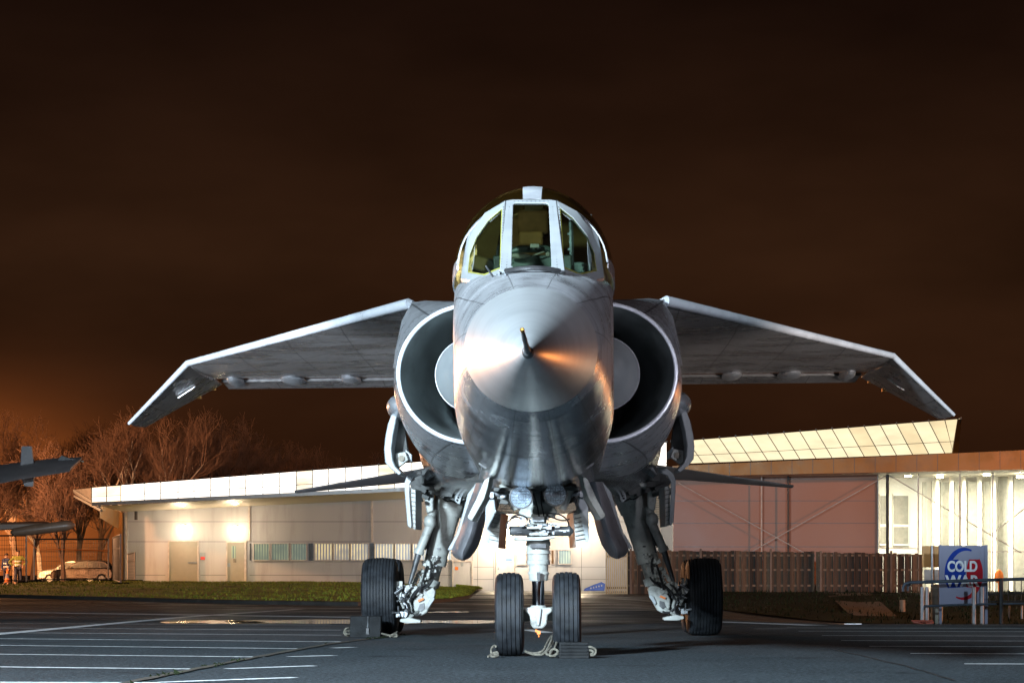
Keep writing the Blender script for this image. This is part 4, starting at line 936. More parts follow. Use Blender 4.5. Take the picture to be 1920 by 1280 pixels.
M['sign_blue'] = mat('blue_notice', (.05, .12, .42), .5); M['sign_red'] = mat('red_notice', (.55, .04, .03), .5)
d2 = door(850, 1053, 884, 1105, M['clad']); mb = MB(); slab(mb, 853, 1062, 859, 1068, D-.06, D-.05); BB(mb, 'notice', M['orange'], d2)
mb = MB(); slab(mb, 864, 1054, 869, 1061, D-.06, D-.05); BB(mb, 'notice', M['white'], d2)
d3 = door(932, 1027, 962, 1107, M['clad'])
for nm, q, m in (('door_glass', (938, 1032, 942, 1054), M['blind_t']), ('notice', (947, 1045, 961, 1055), M['white']), ('notice', (948, 1047, 960, 1050.5), M['sign_blue']), ('handle', (933, 1063, 936, 1068), M['steel'])):
    mb = MB(); slab(mb, *q, D-.06-(.012 if m is M['sign_blue'] else 0), D-.05); BB(mb, nm, m, d3)
mb = MB(); slab(mb, 375, 1035, 385, 1049, D-.03, D-.003); nn_ = BB(mb, 'wall_notice', M['white'], BL); mb = MB(); slab(mb, 376, 1043, 384, 1048.5, D-.045, D-.03); BB(mb, 'notice_panel', M['sign_red'], nn_)
# windows
def window(x0, y0, x1, y1, m):
    mb = MB()
    for q in ((x0-1.5, y0-1.5, x1+1.5, y0), (x0-1.5, y1, x1+1.5, y1+1.8), (x0-1.5, y0, x0, y1), (x1, y0, x1+1.5, y1)): slab(mb, *q, D-.10, D-.003)
    o = BB(mb, 'window', M['frame'], BL); mb = MB(); slab(mb, x0, y0, x1, y1, D-.03, D-.003); BB(mb, 'pane', m, o)
for x0, x1, m in ((476, 504, 't'), (509, 541, 't'), (546, 574, 't'), (590, 622, 'y'), (626, 654, 'y'), (658, 690, 'y'), (703, 737, 'y'), (741, 769, 'y'), (774, 800, 'y'), (804, 824, 'y'), (829, 846, 'y')):
    window(x0, 1019, x1, 1049, M['blind_'+m])
mb = MB(); 
for q in ((468, 1018, 471, 1050), (579, 1018, 586, 1050), (694, 1018, 701, 1050)): slab(mb, *q, D-.05, D-.003)
BB(mb, 'infill_panel', M['mull'], BL)
window(969, 1028, 985, 1057, M['clad']); window(1034, 1031, 1038, 1056, M['copper']); window(1048, 1031, 1070, 1056, M['blind_t'])
mb = MB(); slab(mb, 1225, 897, 1238, 976, D-.1, D-.003)
lv = BB(mb, 'louvre', M['soffit'], BL); mb = MB()
for k in range(18): slab(mb, 1225.5, 899+k*4.2, 1237.5, 901+k*4.2, D-.14, D-.1)
BB(mb, 'louvre_blade', M['cream'], lv)
mb = MB(); slab(mb, 1239, 900, 1262, 1110, D-.4, D+.2); BB(mb, 'corner_pier', M['clad'], BL)
# wall lamps
def wall_lamp(px, py, power, big, lab):
    c = WP(px, py, D-.35); t = empty('wall_lamp', (c.x, D, c.z), lab, 'lamp', 'bulkhead lamps on the long building')
    sh = (c.x, D, c.z)
    mb = MB(); mb.box((c.x, D-.10, c.z+.05), (.24, .2, .3)); mb.build('housing', M['gutter'], t, shift=sh, bevel=.02)
    mb = MB(); mb.lathe((c.x, D-.20, c.z), (0, -1, -.15), [(0, big), (.08, big), (.14, big*.7), (.16, .02)], 20); mb.build('lamp_glass', M['lampglow'], t, shift=sh)
    l = lamp('POINT', 'lamp_light', (c.x, D-1.5, c.z-.2), (1, .80, .56), power, shadow_soft_size=.2)
wall_lamp(343, 991, 170, .20, 'lit wall lamp shining above the roller door')
wall_lamp(441, 993, 170, .20, 'lit wall lamp shining above the tan door with a kick plate')
wall_lamp(948, 1001, 900, .30, 'brightest lit wall lamp, seen behind the nose wheel leg')
wall_lamp(1090, 985, 450, .16, 'lit wall lamp partly hidden behind the right nose-bay door')
for px, py, lb in ((343, 945, 'small glowing disc standing in for a lamp reflection under the eaves above the roller door'), (440, 942, 'small glowing disc standing in for a lamp reflection under the eaves above the tan door')):
    c = W(px, py, 115); t = MB().lathe(c, (0, 0, -1), [(-.1, .15), (0, .17), (.05, .15), (.09, .02)], 16).build('soffit_glint', M['lampglow'], shift=None); tag(t, lb, 'lamp')  # glowing disc imitates the wall lamp's reflection in the soffit

# ---------------------------------------------------------------- the glazed pavilion on the right
D2 = 105.0
M['pink'] = mat('translucent_wall_panel', (.27, .105, .05), .5, 0, .08, .15)
M['int'] = mat('interior_white', (.80, .76, .66), .6, 0, .03, .5)
M['drape'] = mat('grey_drape', (.26, .25, .21), .7)
M['glass2'] = glass('pavilion_glass', (.93, .95, .93), .1, .02)
PV = empty('glazed_pavilion', (10, D2, 0), 'glass fronted pavilion with a copper fascia, blank pinkish panels and a brightly lit interior', 'building')
def PB(mb, *a, **k): return mb.build(*a, shift=(10, D2, 0), **k)
mb = MB(); slab(mb, 1262, 884, 1645, 1125, D2, D2+.2); pk = PB(mb, 'panel_wall', M['pink'], PV)
mb = MB()
for y in (897, 938, 980, 1024): slab(mb, 1264, y, 1642, y+.9, D2-.01, D2)
PB(mb, 'panel_joint', M['mull'], pk)
mb = MB(); f0, f1, f2, f3 = W(1262, 873, 102), W(2200, 831, 102), W(2200, 874, 102), W(1262, 893, 102); mb.plate([f0, f1, f2, f3], (0, 1.0, 0)); fa = PB(mb, 'fascia', M['copper'], PV)
mb = MB()
for x in range(1290, 1930, 39): p = W(x, 873-.0448*(x-1262), 102); q = W(x, 893-.0203*(x-1262), 102); mb.plate([p+Vector((-.01, -.006, 0)), p+Vector((.01, -.006, 0)), q+Vector((.01, -.006, 0)), q+Vector((-.01, -.006, 0))], (0, .006, 0))
PB(mb, 'fascia_joint', M['mull'], fa)
mb = MB(); mb.plate([W(1262, 893, 102.2), W(2200, 874.5, 102.2), W(2200, 874.5, 102.2)+Vector((0, 8, .05)), W(1262, 893, 102.2)+Vector((0, 8, .05))], (0, 0, .05)); PB(mb, 'ceiling', M['int'], PV)
for x, r, m in ((1428, .035, 'frame'), (1478, .045, 'mull'), (1664, .07, 'mull')):
    mb = MB(); mb.tube([W(x, 889, 104.2), W(x, 1037, 104.2)], r, 10); PB(mb, 'post', M[m], PV)
mb = MB()
for a_, b_ in (((1272, 905), (1508, 1036)), ((1405, 1036), (1662, 891)), ((1668, 891), (1915, 1036)), ((1860, 1000), (1990, 900))):
    mb.tube([W(*a_, 104), W(*b_, 104)], .022, 6)
PB(mb, 'bracing_rod', M['frame'], PV)
# glazing
mb = MB(); slab(mb, 1646, 880, 2200, 1118, D2, D2+.03); PB(mb, 'glass_wall', M['glass2'], PV)
for x in (1646, 1722, 1800, 1862, 1925): 
    mb = MB(); slab(mb, x-1, 878, x+1, 1118, D2-.12, D2-.01); PB(mb, 'mullion', M['frame'], PV)
mb = MB(); slab(mb, 1646, 1027, 1722, 1028.5, D2-.1, D2-.01); slab(mb, 1722, 1033, 2100, 1034.5, D2-.1, D2-.01); PB(mb, 'transom', M['frame'], PV)
# interior
mb = MB(); slab(mb, 1640, 872, 2300, 1122, 112, 112.2); PB(mb, 'back_wall', M['int'], PV)
a_ = W(1646, 1118, D2); mb = MB(); mb.box2((a_.x, D2+.1, -.05), (a_.x+24, 112, .02)); PB(mb, 'floor', M['int'], PV)
for (x0, x1) in ((1676, 1703), (1651, 1661)):
    mb = MB(); slab(mb, x0-1.5, 925, x1+1.5, 1022, 111.8, 111.99); wn = PB(mb, 'window', M['int'], PV); mb = MB(); slab(mb, x0, 929, x1, 982, 111.75, 111.8); slab(mb, x0, 987, x1, 1018, 111.75, 111.8); PB(mb, 'pane', M['drape'], wn)
for (x0, x1) in ((1730, 1737), (1747, 1754), (1764, 1780), (1790, 1799), (1815, 1833), (1843, 1857), (1872, 1890), (1901, 1921), (1932, 1950)):
    mb = MB(); slab(mb, x0, 893 if x0 > 1860 else 903, x1, 1112, 110, 110.15); PB(mb, 'drape', M['drape'], PV)
for x in (1758, 1785, 1808, 1838, 1864, 1896):
    mb = MB(); slab(mb, x-3, 885, x+3, 1116, 109, 109.4); PB(mb, 'column', M['int'], PV)
for x, y in ((1703, 891), (1762, 893), (1850, 889), (1912, 893)):
    mb = MB(); c = W(x, y, 106.5); mb.lathe(c+Vector((0, 0, .05)), (0, 0, -1), [(0, .14), (.1, .15), (.12, .02)], 16); PB(mb, 'ceiling_lamp', M['lampglow'], PV)
for x in (15.6, 18.6, 21.8): lamp('AREA', 'ceiling_light', (x, 107.2, 4.7), (1, .92, .76), 950, (x, 108.5, 0), size=1.4)
# things inside
for px, py, m, lb, cat, nm in ((1873, 1079, 'orange', 'orange jacket seen through the glass beside the advertising board', 'jacket', 'hanging_jacket'), (1836, 1050, 'mull', 'dark screen seen through the glass behind the advertising board', 'screen', 'monitor')):
    c = W(px, py, 106.5); mb = MB()
    if nm == 'monitor': mb.box(c, (.35, .05, .25)); mb.box(c+Vector((0, 0, -.17)), (.05, .05, .12)); mb.box(c+Vector((0, 0, -.23)), (.2, .12, .02)); mb.tube([c+Vector((0, 0, -.23)), (c.x, c.y, 0)], .03, 8)
    else: mb.loft([[Vector((c.x+r_*math.cos(a), c.y+.12*math.sin(a), z)) for a in [k*math.pi/6 for k in range(12)]] for r_, z in ((.14, c.z-.3), (.16, c.z-.1), (.17, c.z+.15), (.09, c.z+.24), (.05, c.z+.28))], True, True); mb.tube([c+Vector((-.14, 0, .12)), c+Vector((-.18, 0, -.2))], .045, 8); mb.tube([c+Vector((.14, 0, .12)), c+Vector((.18, 0, -.2))], .045, 8); mb.tube([(c.x, c.y, 0), c+Vector((0, 0, -.3))], .03, 8)
    tag(mb.build(nm, M[m], bevel=.01), lb, cat)
# ---------------------------------------------------------------- fences and things on the right
def wood(name, c, var=.35):
    return mat(name, c, .85, 0, var, 3, .3, 30, stretch=(3, 3, .5), dirt=(c[0]*.4, c[1]*.4, c[2]*.4), dscale=3, damt=.7)
M['wood'] = wood('weathered_fence_boards', (.15, .095, .06)); M['wood_l'] = wood('pale_slats', (.42, .34, .20), .15)
WPAL = [wood('fence_board_brown', (.11, .06, .032)), wood('fence_board_grey', (.14, .095, .07)), wood('fence_board_dark', (.04, .024, .015))]
def boards_mat():
    m = WPAL[0].copy(); m.name = 'fence_boards_mixed'; nt = m.node_tree; p = nt.nodes['Principled BSDF']; src = p.inputs['Base Color'].links[0].from_socket
    tc = nt.nodes.new('ShaderNodeTexCoord'); sp = nt.nodes.new('ShaderNodeSeparateXYZ'); nt.links.new(tc.outputs['Object'], sp.inputs[0])
    wn = nt.nodes.new('ShaderNodeTexWhiteNoise'); wn.noise_dimensions = '1D'; nt.links.new(newmath(nt, 'FLOOR', newmath(nt, 'DIVIDE', sp.outputs[0], .29)), wn.inputs['W'])
    mm = nt.nodes.new('ShaderNodeMix'); mm.data_type = 'RGBA'; mm.blend_type = 'MULTIPLY'; mm.inputs[0].default_value = 1; nt.links.new(src, mm.inputs[6]); nt.links.new(newramp(nt, wn.outputs['Value'], [(0, .2), (.5, .5), (1, 1.15)]), mm.inputs[7]); nt.links.new(mm.outputs[2], p.inputs['Base Color']); return m
BOARDS = boards_mat()
def fence(px0, px1, yt0, yt1, d, label, seed):
    rnd = random.Random(seed); a = W(px0, yt0, d); b = W(px1, yt1, d); z0 = gz(a.x, d)
    t = empty('wooden_fence', ((a.x+b.x)/2, d, z0), label, 'fence'); sh = t.location
    x = a.x; k = 0; groups = [MB(), MB(), MB()]
    while x < b.x:
        top = a.z+(b.z-a.z)*(x-a.x)/(b.x-a.x)+rnd.uniform(-.03, .03); dd = d if k % 2 else d+.12
        groups[0].box((x, dd, (top+z0-.1)/2), (.15, .022, top-z0+.1), rot_z(rnd.uniform(-.03, .03))); x += .135+rnd.uniform(0, .02); k += 1
    groups[0].build('fence_boards', BOARDS, t, shift=sh)
    mb = MB()
    for zz in (.35, 1.0, 1.6): mb.box(((a.x+b.x)/2, d+.06, z0+zz), (b.x-a.x, .06, .08))
    mb.build('rail', M['wood'], t, shift=sh)
    x = a.x+.1
    while x < b.x:
        mb = MB(); mb.box((x, d-.06, (a.z+z0)/2+.0), (.09, .09, a.z-z0+.12)); mb.build('post', WPAL[1], t, shift=sh, bevel=.01); x += 2.9
fence(1178, 1528, 1031, 1034, 99, 'weathered brown wooden fence of upright boards below the pinkish wall', 1)
fence(1534, 1730, 1035, 1038, 98.6, 'slightly lower stretch of brown wooden fence running up to the advertising board', 2)
a = W(1137, 1033, 99); b = W(1177, 1115, 99); t = empty('slatted_screen', ((a.x+b.x)/2, 99, 0), 'pale slatted timber screen, brightly lit, at the left end of the brown fence', 'fence'); mb = MB()
x = a.x
while x < b.x: mb.box((x, 99, (a.z+b.z)/2), (.055, .03, a.z-b.z)); x += .085
mb.build('slats', M['wood_l'], t, shift=t.location); mb = MB(); mb.box(((a.x+b.x)/2, 99.05, 1.6), (b.x-a.x, .04, .08)); mb.box(((a.x+b.x)/2, 99.05, .3), (b.x-a.x, .04, .08)); mb.build('rail', M['wood'], t, shift=t.location)
# concrete drainage slab lying on the bank
M['slab'] = mat('stained_concrete', (.055, .042, .032), .85, 0, .2, 2, .2, 20)
mb = MB(); q = [W(1545, 1117.5, 95), W(1632, 1117.5, 95), W(1683, 1156, 66), W(1606, 1157.5, 66)]
q = [Vector((p.x, p.y, max(p.z, gz(p.x, p.y)+.10))) for p in q]; mb.plate(q, (0, 0, -.16)); tag(mb.build('ramp', M['slab']), 'brown paved ramp running up the bank to the wooden fence', 'ramp')
mb = MB(); c = W(1692, 1150, 72); mb.tube([(c.x, 72, gz(c.x, 72)-.1), (c.x, 72, c.z+.42)], .09, 10); tag(mb.build('bollard', M['wood'], bevel=.01), 'short wooden post on the bank left of the railing end', 'bollard')
# advertising board
SD = 58.0; gzs = gz(13.5, 58)
def SB(mb, *a, **k): return mb.build(*a, shift=SG.location, **k)
c = W(1808, 1172, SD); SG = empty('advertising_board', (c.x, SD, gzs), 'white upright board reading COLD WAR over a blue and red ring, behind the railing', 'sign')
M['board'] = mat('board_white', (.15, .15, .20), .8, 0, .04, 1, spec=.1); M['ad_blue'] = mat('board_blue', (.006, .022, .15), .8, spec=.1); M['ad_red'] = mat('board_red', (.22, .006, .012), .8, spec=.1); M['ad_text'] = mat('board_lettering', (.42, .42, .43), .8, spec=.1)
mb = MB(); slab(mb, 1766, 1022, 1850, 1133, SD, SD+.06); panel = SB(mb, 'panel', M['board'], SG)
mb = MB(); slab(mb, 1761, 1021, 1766, 1170, SD-.02, SD+.08); SB(mb, 'side_post', M['board'], SG); mb = MB(); slab(mb, 1846.5, 1021, 1852, 1172, SD-.03, SD+.08); SB(mb, 'side_post', M['board'], SG)
def ring2(cx, cy, rx, ry, a0, a1, w0, w1, n=40):      # arc with changing width, in pixels on the board
    mb = MB(); rw = []
    for k in range(n+1):
        t = k/n; a_ = R(a0+(a1-a0)*t); w_ = w0+(w1-w0)*math.sin(math.pi*min(1, t*1.0))
        o = W(cx+rx*math.cos(a_), cy-ry*math.sin(a_), SD-.006); i = W(cx+(rx-w_)*math.cos(a_), cy-(ry-w_)*math.sin(a_), SD-.006); rw.append([o, i])
    mb.loft(rw, closed=False); return mb
cx, cy = 1807, 1075
SB(ring2(cx, cy, 36, 49, 65, 205, 3, 9), 'blue_ring', M['ad_blue'], panel); SB(ring2(cx, cy, 36, 49, 35, -115, 2.5, 8), 'red_ring', M['ad_red'], panel)
def blk(pts, m, nm, d=SD-.008): SB(MB().add([W(x, y, d) for x, y in pts], [tuple(range(len(pts)))]), nm, m, panel)
blk([(1778, 1049), (1797, 1048), (1800, 1060), (1812, 1066), (1806, 1100), (1777, 1102), (1773, 1085), (1773, 1062)], M['ad_blue'], 'blue_field'); blk([(1813, 1062), (1817, 1048), (1836, 1048), (1841, 1070), (1840, 1088), (1835, 1102), (1812, 1100), (1812, 1078)], M['ad_red'], 'red_field', SD-.009)
def text(s, px, py, hpx, wpx, d, m, name, parent, sh, heavy=.035):
    cu_ = bpy.data.curves.new('t', 'FONT'); cu_.body = s; cu_.size = 1; cu_.align_x = 'CENTER'; cu_.align_y = 'CENTER'; cu_.offset = heavy; cu_.extrude = .01
    o = bpy.data.objects.new('t', cu_); COL.objects.link(o); bpy.context.view_layer.update()
    me = bpy.data.meshes.new_from_object(o.evaluated_get(bpy.context.evaluated_depsgraph_get())); bpy.data.objects.remove(o)
    xs_ = [v.co.x for v in me.vertices]; ys_ = [v.co.y for v in me.vertices]; x0, x1, y0, y1 = min(xs_), max(xs_), min(ys_), max(ys_); c = W(px, py, d)
    for v in me.vertices:
        v.co = Vector((c.x+((v.co.x-x0)/(x1-x0)-.5)*wpx*d/F, d-v.co.z*.4, c.z+((v.co.y-y0)/(y1-y0)-.5)*hpx*d/F))-Vector(sh)
    q = bpy.data.objects.new(name, me); COL.objects.link(q); me.materials.clear(); me.materials.append(m); q.parent = parent; return q
text('COLD', 1804.5, 1061, 21, 56, SD-.014, M['ad_text'], 'lettering', panel, SG.location); text('WAR', 1804.5, 1088.5, 22, 65, SD-.014, M['ad_text'], 'lettering', panel, SG.location)
# slab-like serifs for the lettering
mb = MB()
for x, y in [(1793, 1071), (1808, 1071)]: mb.box(W(x, y, SD-.014), (.0, .004, .0))
# dark boards behind on a pole
t = empty('pole_sign', (W(1748, 1100, 60).x, 60, gz(11, 60)), 'two dark boards on a pole left of the white advertising board', 'sign')
mb = MB(); slab(mb, 1729, 1023, 1762, 1063, 60, 60.05); mb.build('upper_board', M['copper'], t, shift=t.location, bevel=.01); mb = MB(); slab(mb, 1733, 1067, 1760, 1092, 60, 60.05); mb.build('lower_board', M['frame'], t, shift=t.location, bevel=.01)
mb = MB(); c = W(1748, 1100, 59.9); mb.tube([(c.x, 59.9, gz(c.x, 60)-.1), (c.x, 59.9, W(0, 1022, 59.9).z)], .035, 10); mb.build('pole', M['steel'], t, shift=t.location)
# litter bin
c = W(1757, 1140, 59); mb = MB(); mb.lathe((c.x, 59, gz(c.x, 59)), (0, 0, 1), [(0, .13), (.25, .14), (.9, .15), (.92, .16), (.95, .15), (1.02, .08), (1.04, .01)], 20); tag(mb.build('litter_bin', M['cream'], bevel=.005), 'cream litter bin between the pole sign and the advertising board', 'bin')
# railing
RD = 57.0; gr_ = gz(12, 57)
t = empty('railing', (W(1740, 1172, RD).x, RD, gr_), 'grey tubular handrail on pale posts in front of the advertising board', 'railing'); sh = t.location
M['rail'] = mat('dark_galvanised', (.04, .05, .065), .45, .4); M['post'] = mat('pale_galvanised', (.26, .25, .26), .5, .3)
z_ = lambda y: W(0, y, RD).z
mb = MB(); mb.tube([W(1693, 1108, RD), W(1693, 1100, RD), W(1697, 1094, RD), W(1705, 1091.5, RD), W(1800, 1088.5, RD), W(2300, 1073, RD)], .042, 10); mb.tube([W(1702, 1107, RD+.3), W(1702, 1099, RD+.3), W(1707, 1093.5, RD+.3)], .035, 10); mb.build('top_rail', M['rail'], t, shift=sh)
mb = MB(); mb.tube([W(1731, 1136, RD), W(1800, 1133, RD), W(2300, 1122, RD)], .028, 8); mb.build('lower_rail', M['rail'], t, shift=sh)
for x in (1729, 1738, 1826, 1841):
    c = W(x, 1100, RD+(.15 if x in (1738, 1841) else 0)); mb = MB(); mb.tube([(c.x, c.y, gr_-.1), (c.x, c.y, c.z)], .048, 10); mb.build('post', M['post'], t, shift=sh)
# black mesh barrier right of the board
t = empty('mesh_barrier', (W(1890, 1130, 56.8).x, 56.8, gr_), 'black barred barrier panel under the handrail at the right edge', 'barrier'); sh = t.location
mb = MB()
for k in range(24): x = 1855+12*k*1.0; mb.tube([W(x, 1088, 56.8), W(x, 1128, 56.8)], .012, 6)
for y in (1113, 1127): mb.tube([W(1852, y, 56.8), W(2140, y-6, 56.8)], .014, 6)
mb.build('bars', M['black'], t, shift=sh); 
for x in (1877, 1985):
    mb = MB(); c = W(x, 1083, 56.7); mb.tube([(c.x, c.y, gr_), c], .05, 8); mb.build('post', M['black'], t, shift=sh)
c = W(1842, 1120, 66)
for k, (px, m, lb) in enumerate(((1916, 'post', 'thin pale post on the grass at the right edge'), (1892, 'mull', 'thin dark post on the grass under the mesh barrier'))):
    p_ = W(px, 1150, 64); mb = MB(); mb.tube([(p_.x, 64, gz(p_.x, 64)-.05), (p_.x, 64, gz(p_.x, 64)+.45)], .03, 8); tag(mb.build('marker_post', M[m], bevel=.004), lb, 'post')
# coil of hose / rags at the foot of the railing
mb = MB(); rnd = random.Random(5); c = W(1728, 1171, 56)
P = [c+Vector((rnd.uniform(-.25, .3), rnd.uniform(-.2, .2), .03+rnd.uniform(0, .07))) for _ in range(16)]; mb.tube(P, .022, 8); tag(mb.build('coiled_hose', mat('red_hose', (.22, .05, .03), .6)), 'small heap of reddish hose at the foot of the left railing posts', 'hose')
# blue crate-like bag beside the screen
M['blue'] = mat('blue_plastic', (.03, .08, .45), .4, 0, .2, 12)
p0 = W(1114, 1108, 97); t = empty('plastic_barrier', (p0.x, 97, gz(p0.x, 97)), 'blue plastic barrier toppled against the slatted screen', 'barrier'); sh = t.location
zb = gz(p0.x, 97); q = [W(1094, 1107, 97), W(1133, 1107, 97), W(1135, 1094, 97), W(1128, 1090, 97), W(1112, 1096, 97), W(1096, 1103, 97)]
q = [Vector((p.x, p.y, p.z)) for p in q]; mb = MB(); mb.plate(q, (0, .12, 0)); mb.build('panel', M['blue'], t, shift=sh, bevel=.02)
mb = MB()
for k in range(5): mb.box(W(1108+k*5.0, 1102-k*1.2, 96.98), (.05, .02, .06))
mb.build('slot', M['ad_text'], t, shift=sh)

# ---------------------------------------------------------------- temporary fencing, left
def heras(P0, P1, h, label, blocks=True):
    P0, P1 = Vector(P0), Vector(P1); c = (P0+P1)/2; t = empty('mesh_fence_panel', c, label, 'fence panel', 'temporary mesh fence panels'); L = (P1-P0).length; u = (P1-P0).normalized(); up = Vector((0, 0, 1))
    for p in (P0, P1):
        mb = MB(); mb.tube([p, p+up*h], .038, 8); mb.build('post', M['post'], t, shift=c)
    mb = MB(); mb.tube([P0+up*(h-.03), P1+up*(h-.03)], .034, 8); mb.tube([P0+up*.15, P1+up*.15], .028, 8); mb.tube([P0+up*(h*.72), P1+up*(h*.72)], .014, 6); mb.build('frame_tube', M['rail'], t, shift=c)
    mb = MB(); n = int(L/.11)
    for k in range(1, n): mb.tube([P0+u*L*k/n+up*.15, P0+u*L*k/n+up*h], .006, 4, False)
    for k in range(1, 9): mb.tube([P0+up*(.15+(h-.15)*k/9), P1+up*(.15+(h-.15)*k/9)], .006, 4, False)
    mb.build('wire_mesh', M['rail'], t, shift=c)
    for p in (P0, P1):
        mb = MB(); mb.box(p+Vector((0, 0, .06)), (.70, .24, .14)); mb.build('foot_block', M['chock'], t, shift=c, bevel=.03)
def gl_(px, d): x = (px-VX)*d/F; return Vector((x, d, gz(x, d)+.14*(1 if d > 70 else 0)))
heras(gl_(-90, 100), gl_(49, 99), 2.05, 'leftmost mesh fence panel, cut off by the left edge')
heras(gl_(64, 108), gl_(203, 108), 2.0, 'mesh fence panel in front of the parked cars')
heras(gl_(212, 108), gl_(226, 94), 2.05, 'mesh fence panel seen edge-on at the corner of the long building')
heras(gl_(240, 116), gl_(253, 110), 1.4, 'low mesh fence panel leaning by the wall left of the roller door')
# barrier tape between the panels
mb = MB(); L = [gl_(49, 99)+Vector((0, 0, 1.9)), W(70, 1030, 104), W(100, 1029, 106), W(150, 1030.5, 107), W(203, 1032, 107.5)]; mb.tube(L, .02, 6); tag(mb.build('barrier_rope', M['orange']), 'thin orange cord strung along the mesh fence panels', 'cord')

# ---------------------------------------------------------------- parked cars
def car(px, d, col, label, ln=4.3, rough=.25):
    z = gz((px-VX)*d/F, d); t = empty('parked_car', ((px-VX)*d/F, d, z), label, 'car', 'cars parked beyond the mesh fence')
    pm = mat('car_paint', col, rough, .3, .05, 2); sh = (0, 0, 0)
    def row(pts, w): return [Vector((x*ln/4.3, w, zz)) for x, zz in pts]
    low = [(-2.1, .35), (-2.15, .55), (-2.12, .72), (-1.95, .86), (-1.2, .98), (-.95, 1.0), (1.55, 1.03), (2.0, .98), (2.12, .75), (2.12, .45), (2.05, .32)]
    ws_ = [-.86, -.80, .80, .86]
    rings = [row([(x*.97, .4+(zz-.4)*.93) for x, zz in low], -.88), row(low, -.80), row(low, .80), row([(x*.97, .4+(zz-.4)*.93) for x, zz in low], .88)]
    MB().loft(rings, True, True).build('body', pm, t, shift=sh, bevel=.04)
    cab = [(-1.05, 1.0), (-.35, 1.48), (.0, 1.54), (1.3, 1.52), (1.75, 1.38), (1.95, 1.0)]
    MB().loft([row([(x*.98, 1.0+(zz-1)*.0+ (0 if zz < 1.01 else 0)) if zz < 1.01 else (x*.93, zz) for x, zz in cab], w) for w in (-.68, .68)], True, True).build('roof', pm, t, shift=sh, bevel=.05)
    for q in ([(-.85, 1.04), (-.30, 1.42), (.30, 1.46), (.30, 1.04)], [(.38, 1.04), (.38, 1.46), (1.05, 1.44), (1.10, 1.04)], [(1.18, 1.04), (1.14, 1.43), (1.5, 1.33), (1.68, 1.06)]):
        MB().plate([Vector((x*ln/4.3, -.70, zz)) for x, zz in q], (0, .02, 0)).build('side_window', M['mull'], t, shift=sh)
    MB().plate([Vector((-1.02*ln/4.3, y, 1.03)) for y in (-.6, .6)]+[Vector((-.38*ln/4.3, y, 1.45)) for y in (.55, -.55)], (-.03, 0, .02)).build('windscreen', M['mull'], t, shift=sh)
    for x in (-1.32, 1.35):
        for y in (-.80, .80):
            w_ = MB().lathe((x*ln/4.3, y, .33), (0, 1, 0), [(-.1, .2), (-.1, .31), (-.07, .33), (.07, .33), (.1, .31), (.1, .2)], 24).build('wheel', M['tyre'], t, shift=sh)
            MB().lathe((x*ln/4.3, y, .33), (0, 1, 0), [(-.11, .03), (-.105, .2), (.105, .2), (.11, .03)], 14).build('rim', M['steel'], w_, shift=sh)
    for y in (-.62, .62):
        MB().ell((-2.02*ln/4.3, y, .72), (.14, .16, .09), 10, 8).build('headlight', M['lens_w'], t, shift=sh); MB().ell((2.02*ln/4.3, y, .85), (.08, .14, .12), 10, 8).build('tail_light', M['sign_red'], t, shift=sh)
    mb = MB(); mb.box((-.75*ln/4.3, -.92, 1.05), (.12, .16, .1)); mb.build('mirror', pm, t, shift=sh, bevel=.02)
    mb = MB(); mb.box((-2.14*ln/4.3, 0, .5), (.04, 1.0, .18)); mb.build('grille', M['mull'], t, shift=sh)
    return t
M['lens_w'] = mat('headlamp_lens', (.7, .7, .7), .15)
car(135, 163, (.70, .68, .66), 'white estate car, further of the two behind the mesh fence', 4.4)
car(158, 155, (.06, .04, .03), 'brown hatchback, nearer of the two behind the mesh fence', 4.1)

# ---------------------------------------------------------------- people in high-visibility jackets
M['hiviz'] = mat('hi_vis_yellow', (.17, .19, .03), .7, 0, .12, 12); M['band'] = mat('reflective_band', (.6, .62, .62), .4); M['trouser'] = mat('navy_trousers', (.02, .025, .05), .85); M['skin_h'] = mat('skin', (.45, .28, .20), .6); M['hair'] = mat('dark_hair', (.03, .02, .015), .8)
M['blue_j'] = mat('blue_jacket', (.02, .035, .10), .8, 0, .15, 12)
def skinned(name, verts, edges, rad, m, parent, root=0, sub=2):
    me = bpy.data.meshes.new(name); me.from_pydata(verts, edges, []); o = bpy.data.objects.new(name, me); COL.objects.link(o); o.parent = parent; me.materials.append(m)
    md = o.modifiers.new('skin', 'SKIN'); md.use_smooth_shade = True
    for i, r_ in enumerate(rad): me.skin_vertices[0].data[i].radius = (r_[0], r_[1]) if isinstance(r_, tuple) else (r_, r_)
    for i in range(len(verts)): me.skin_vertices[0].data[i].use_root = (i == root)
    s = o.modifiers.new('sub', 'SUBSURF'); s.levels = sub; s.render_levels = sub; return o
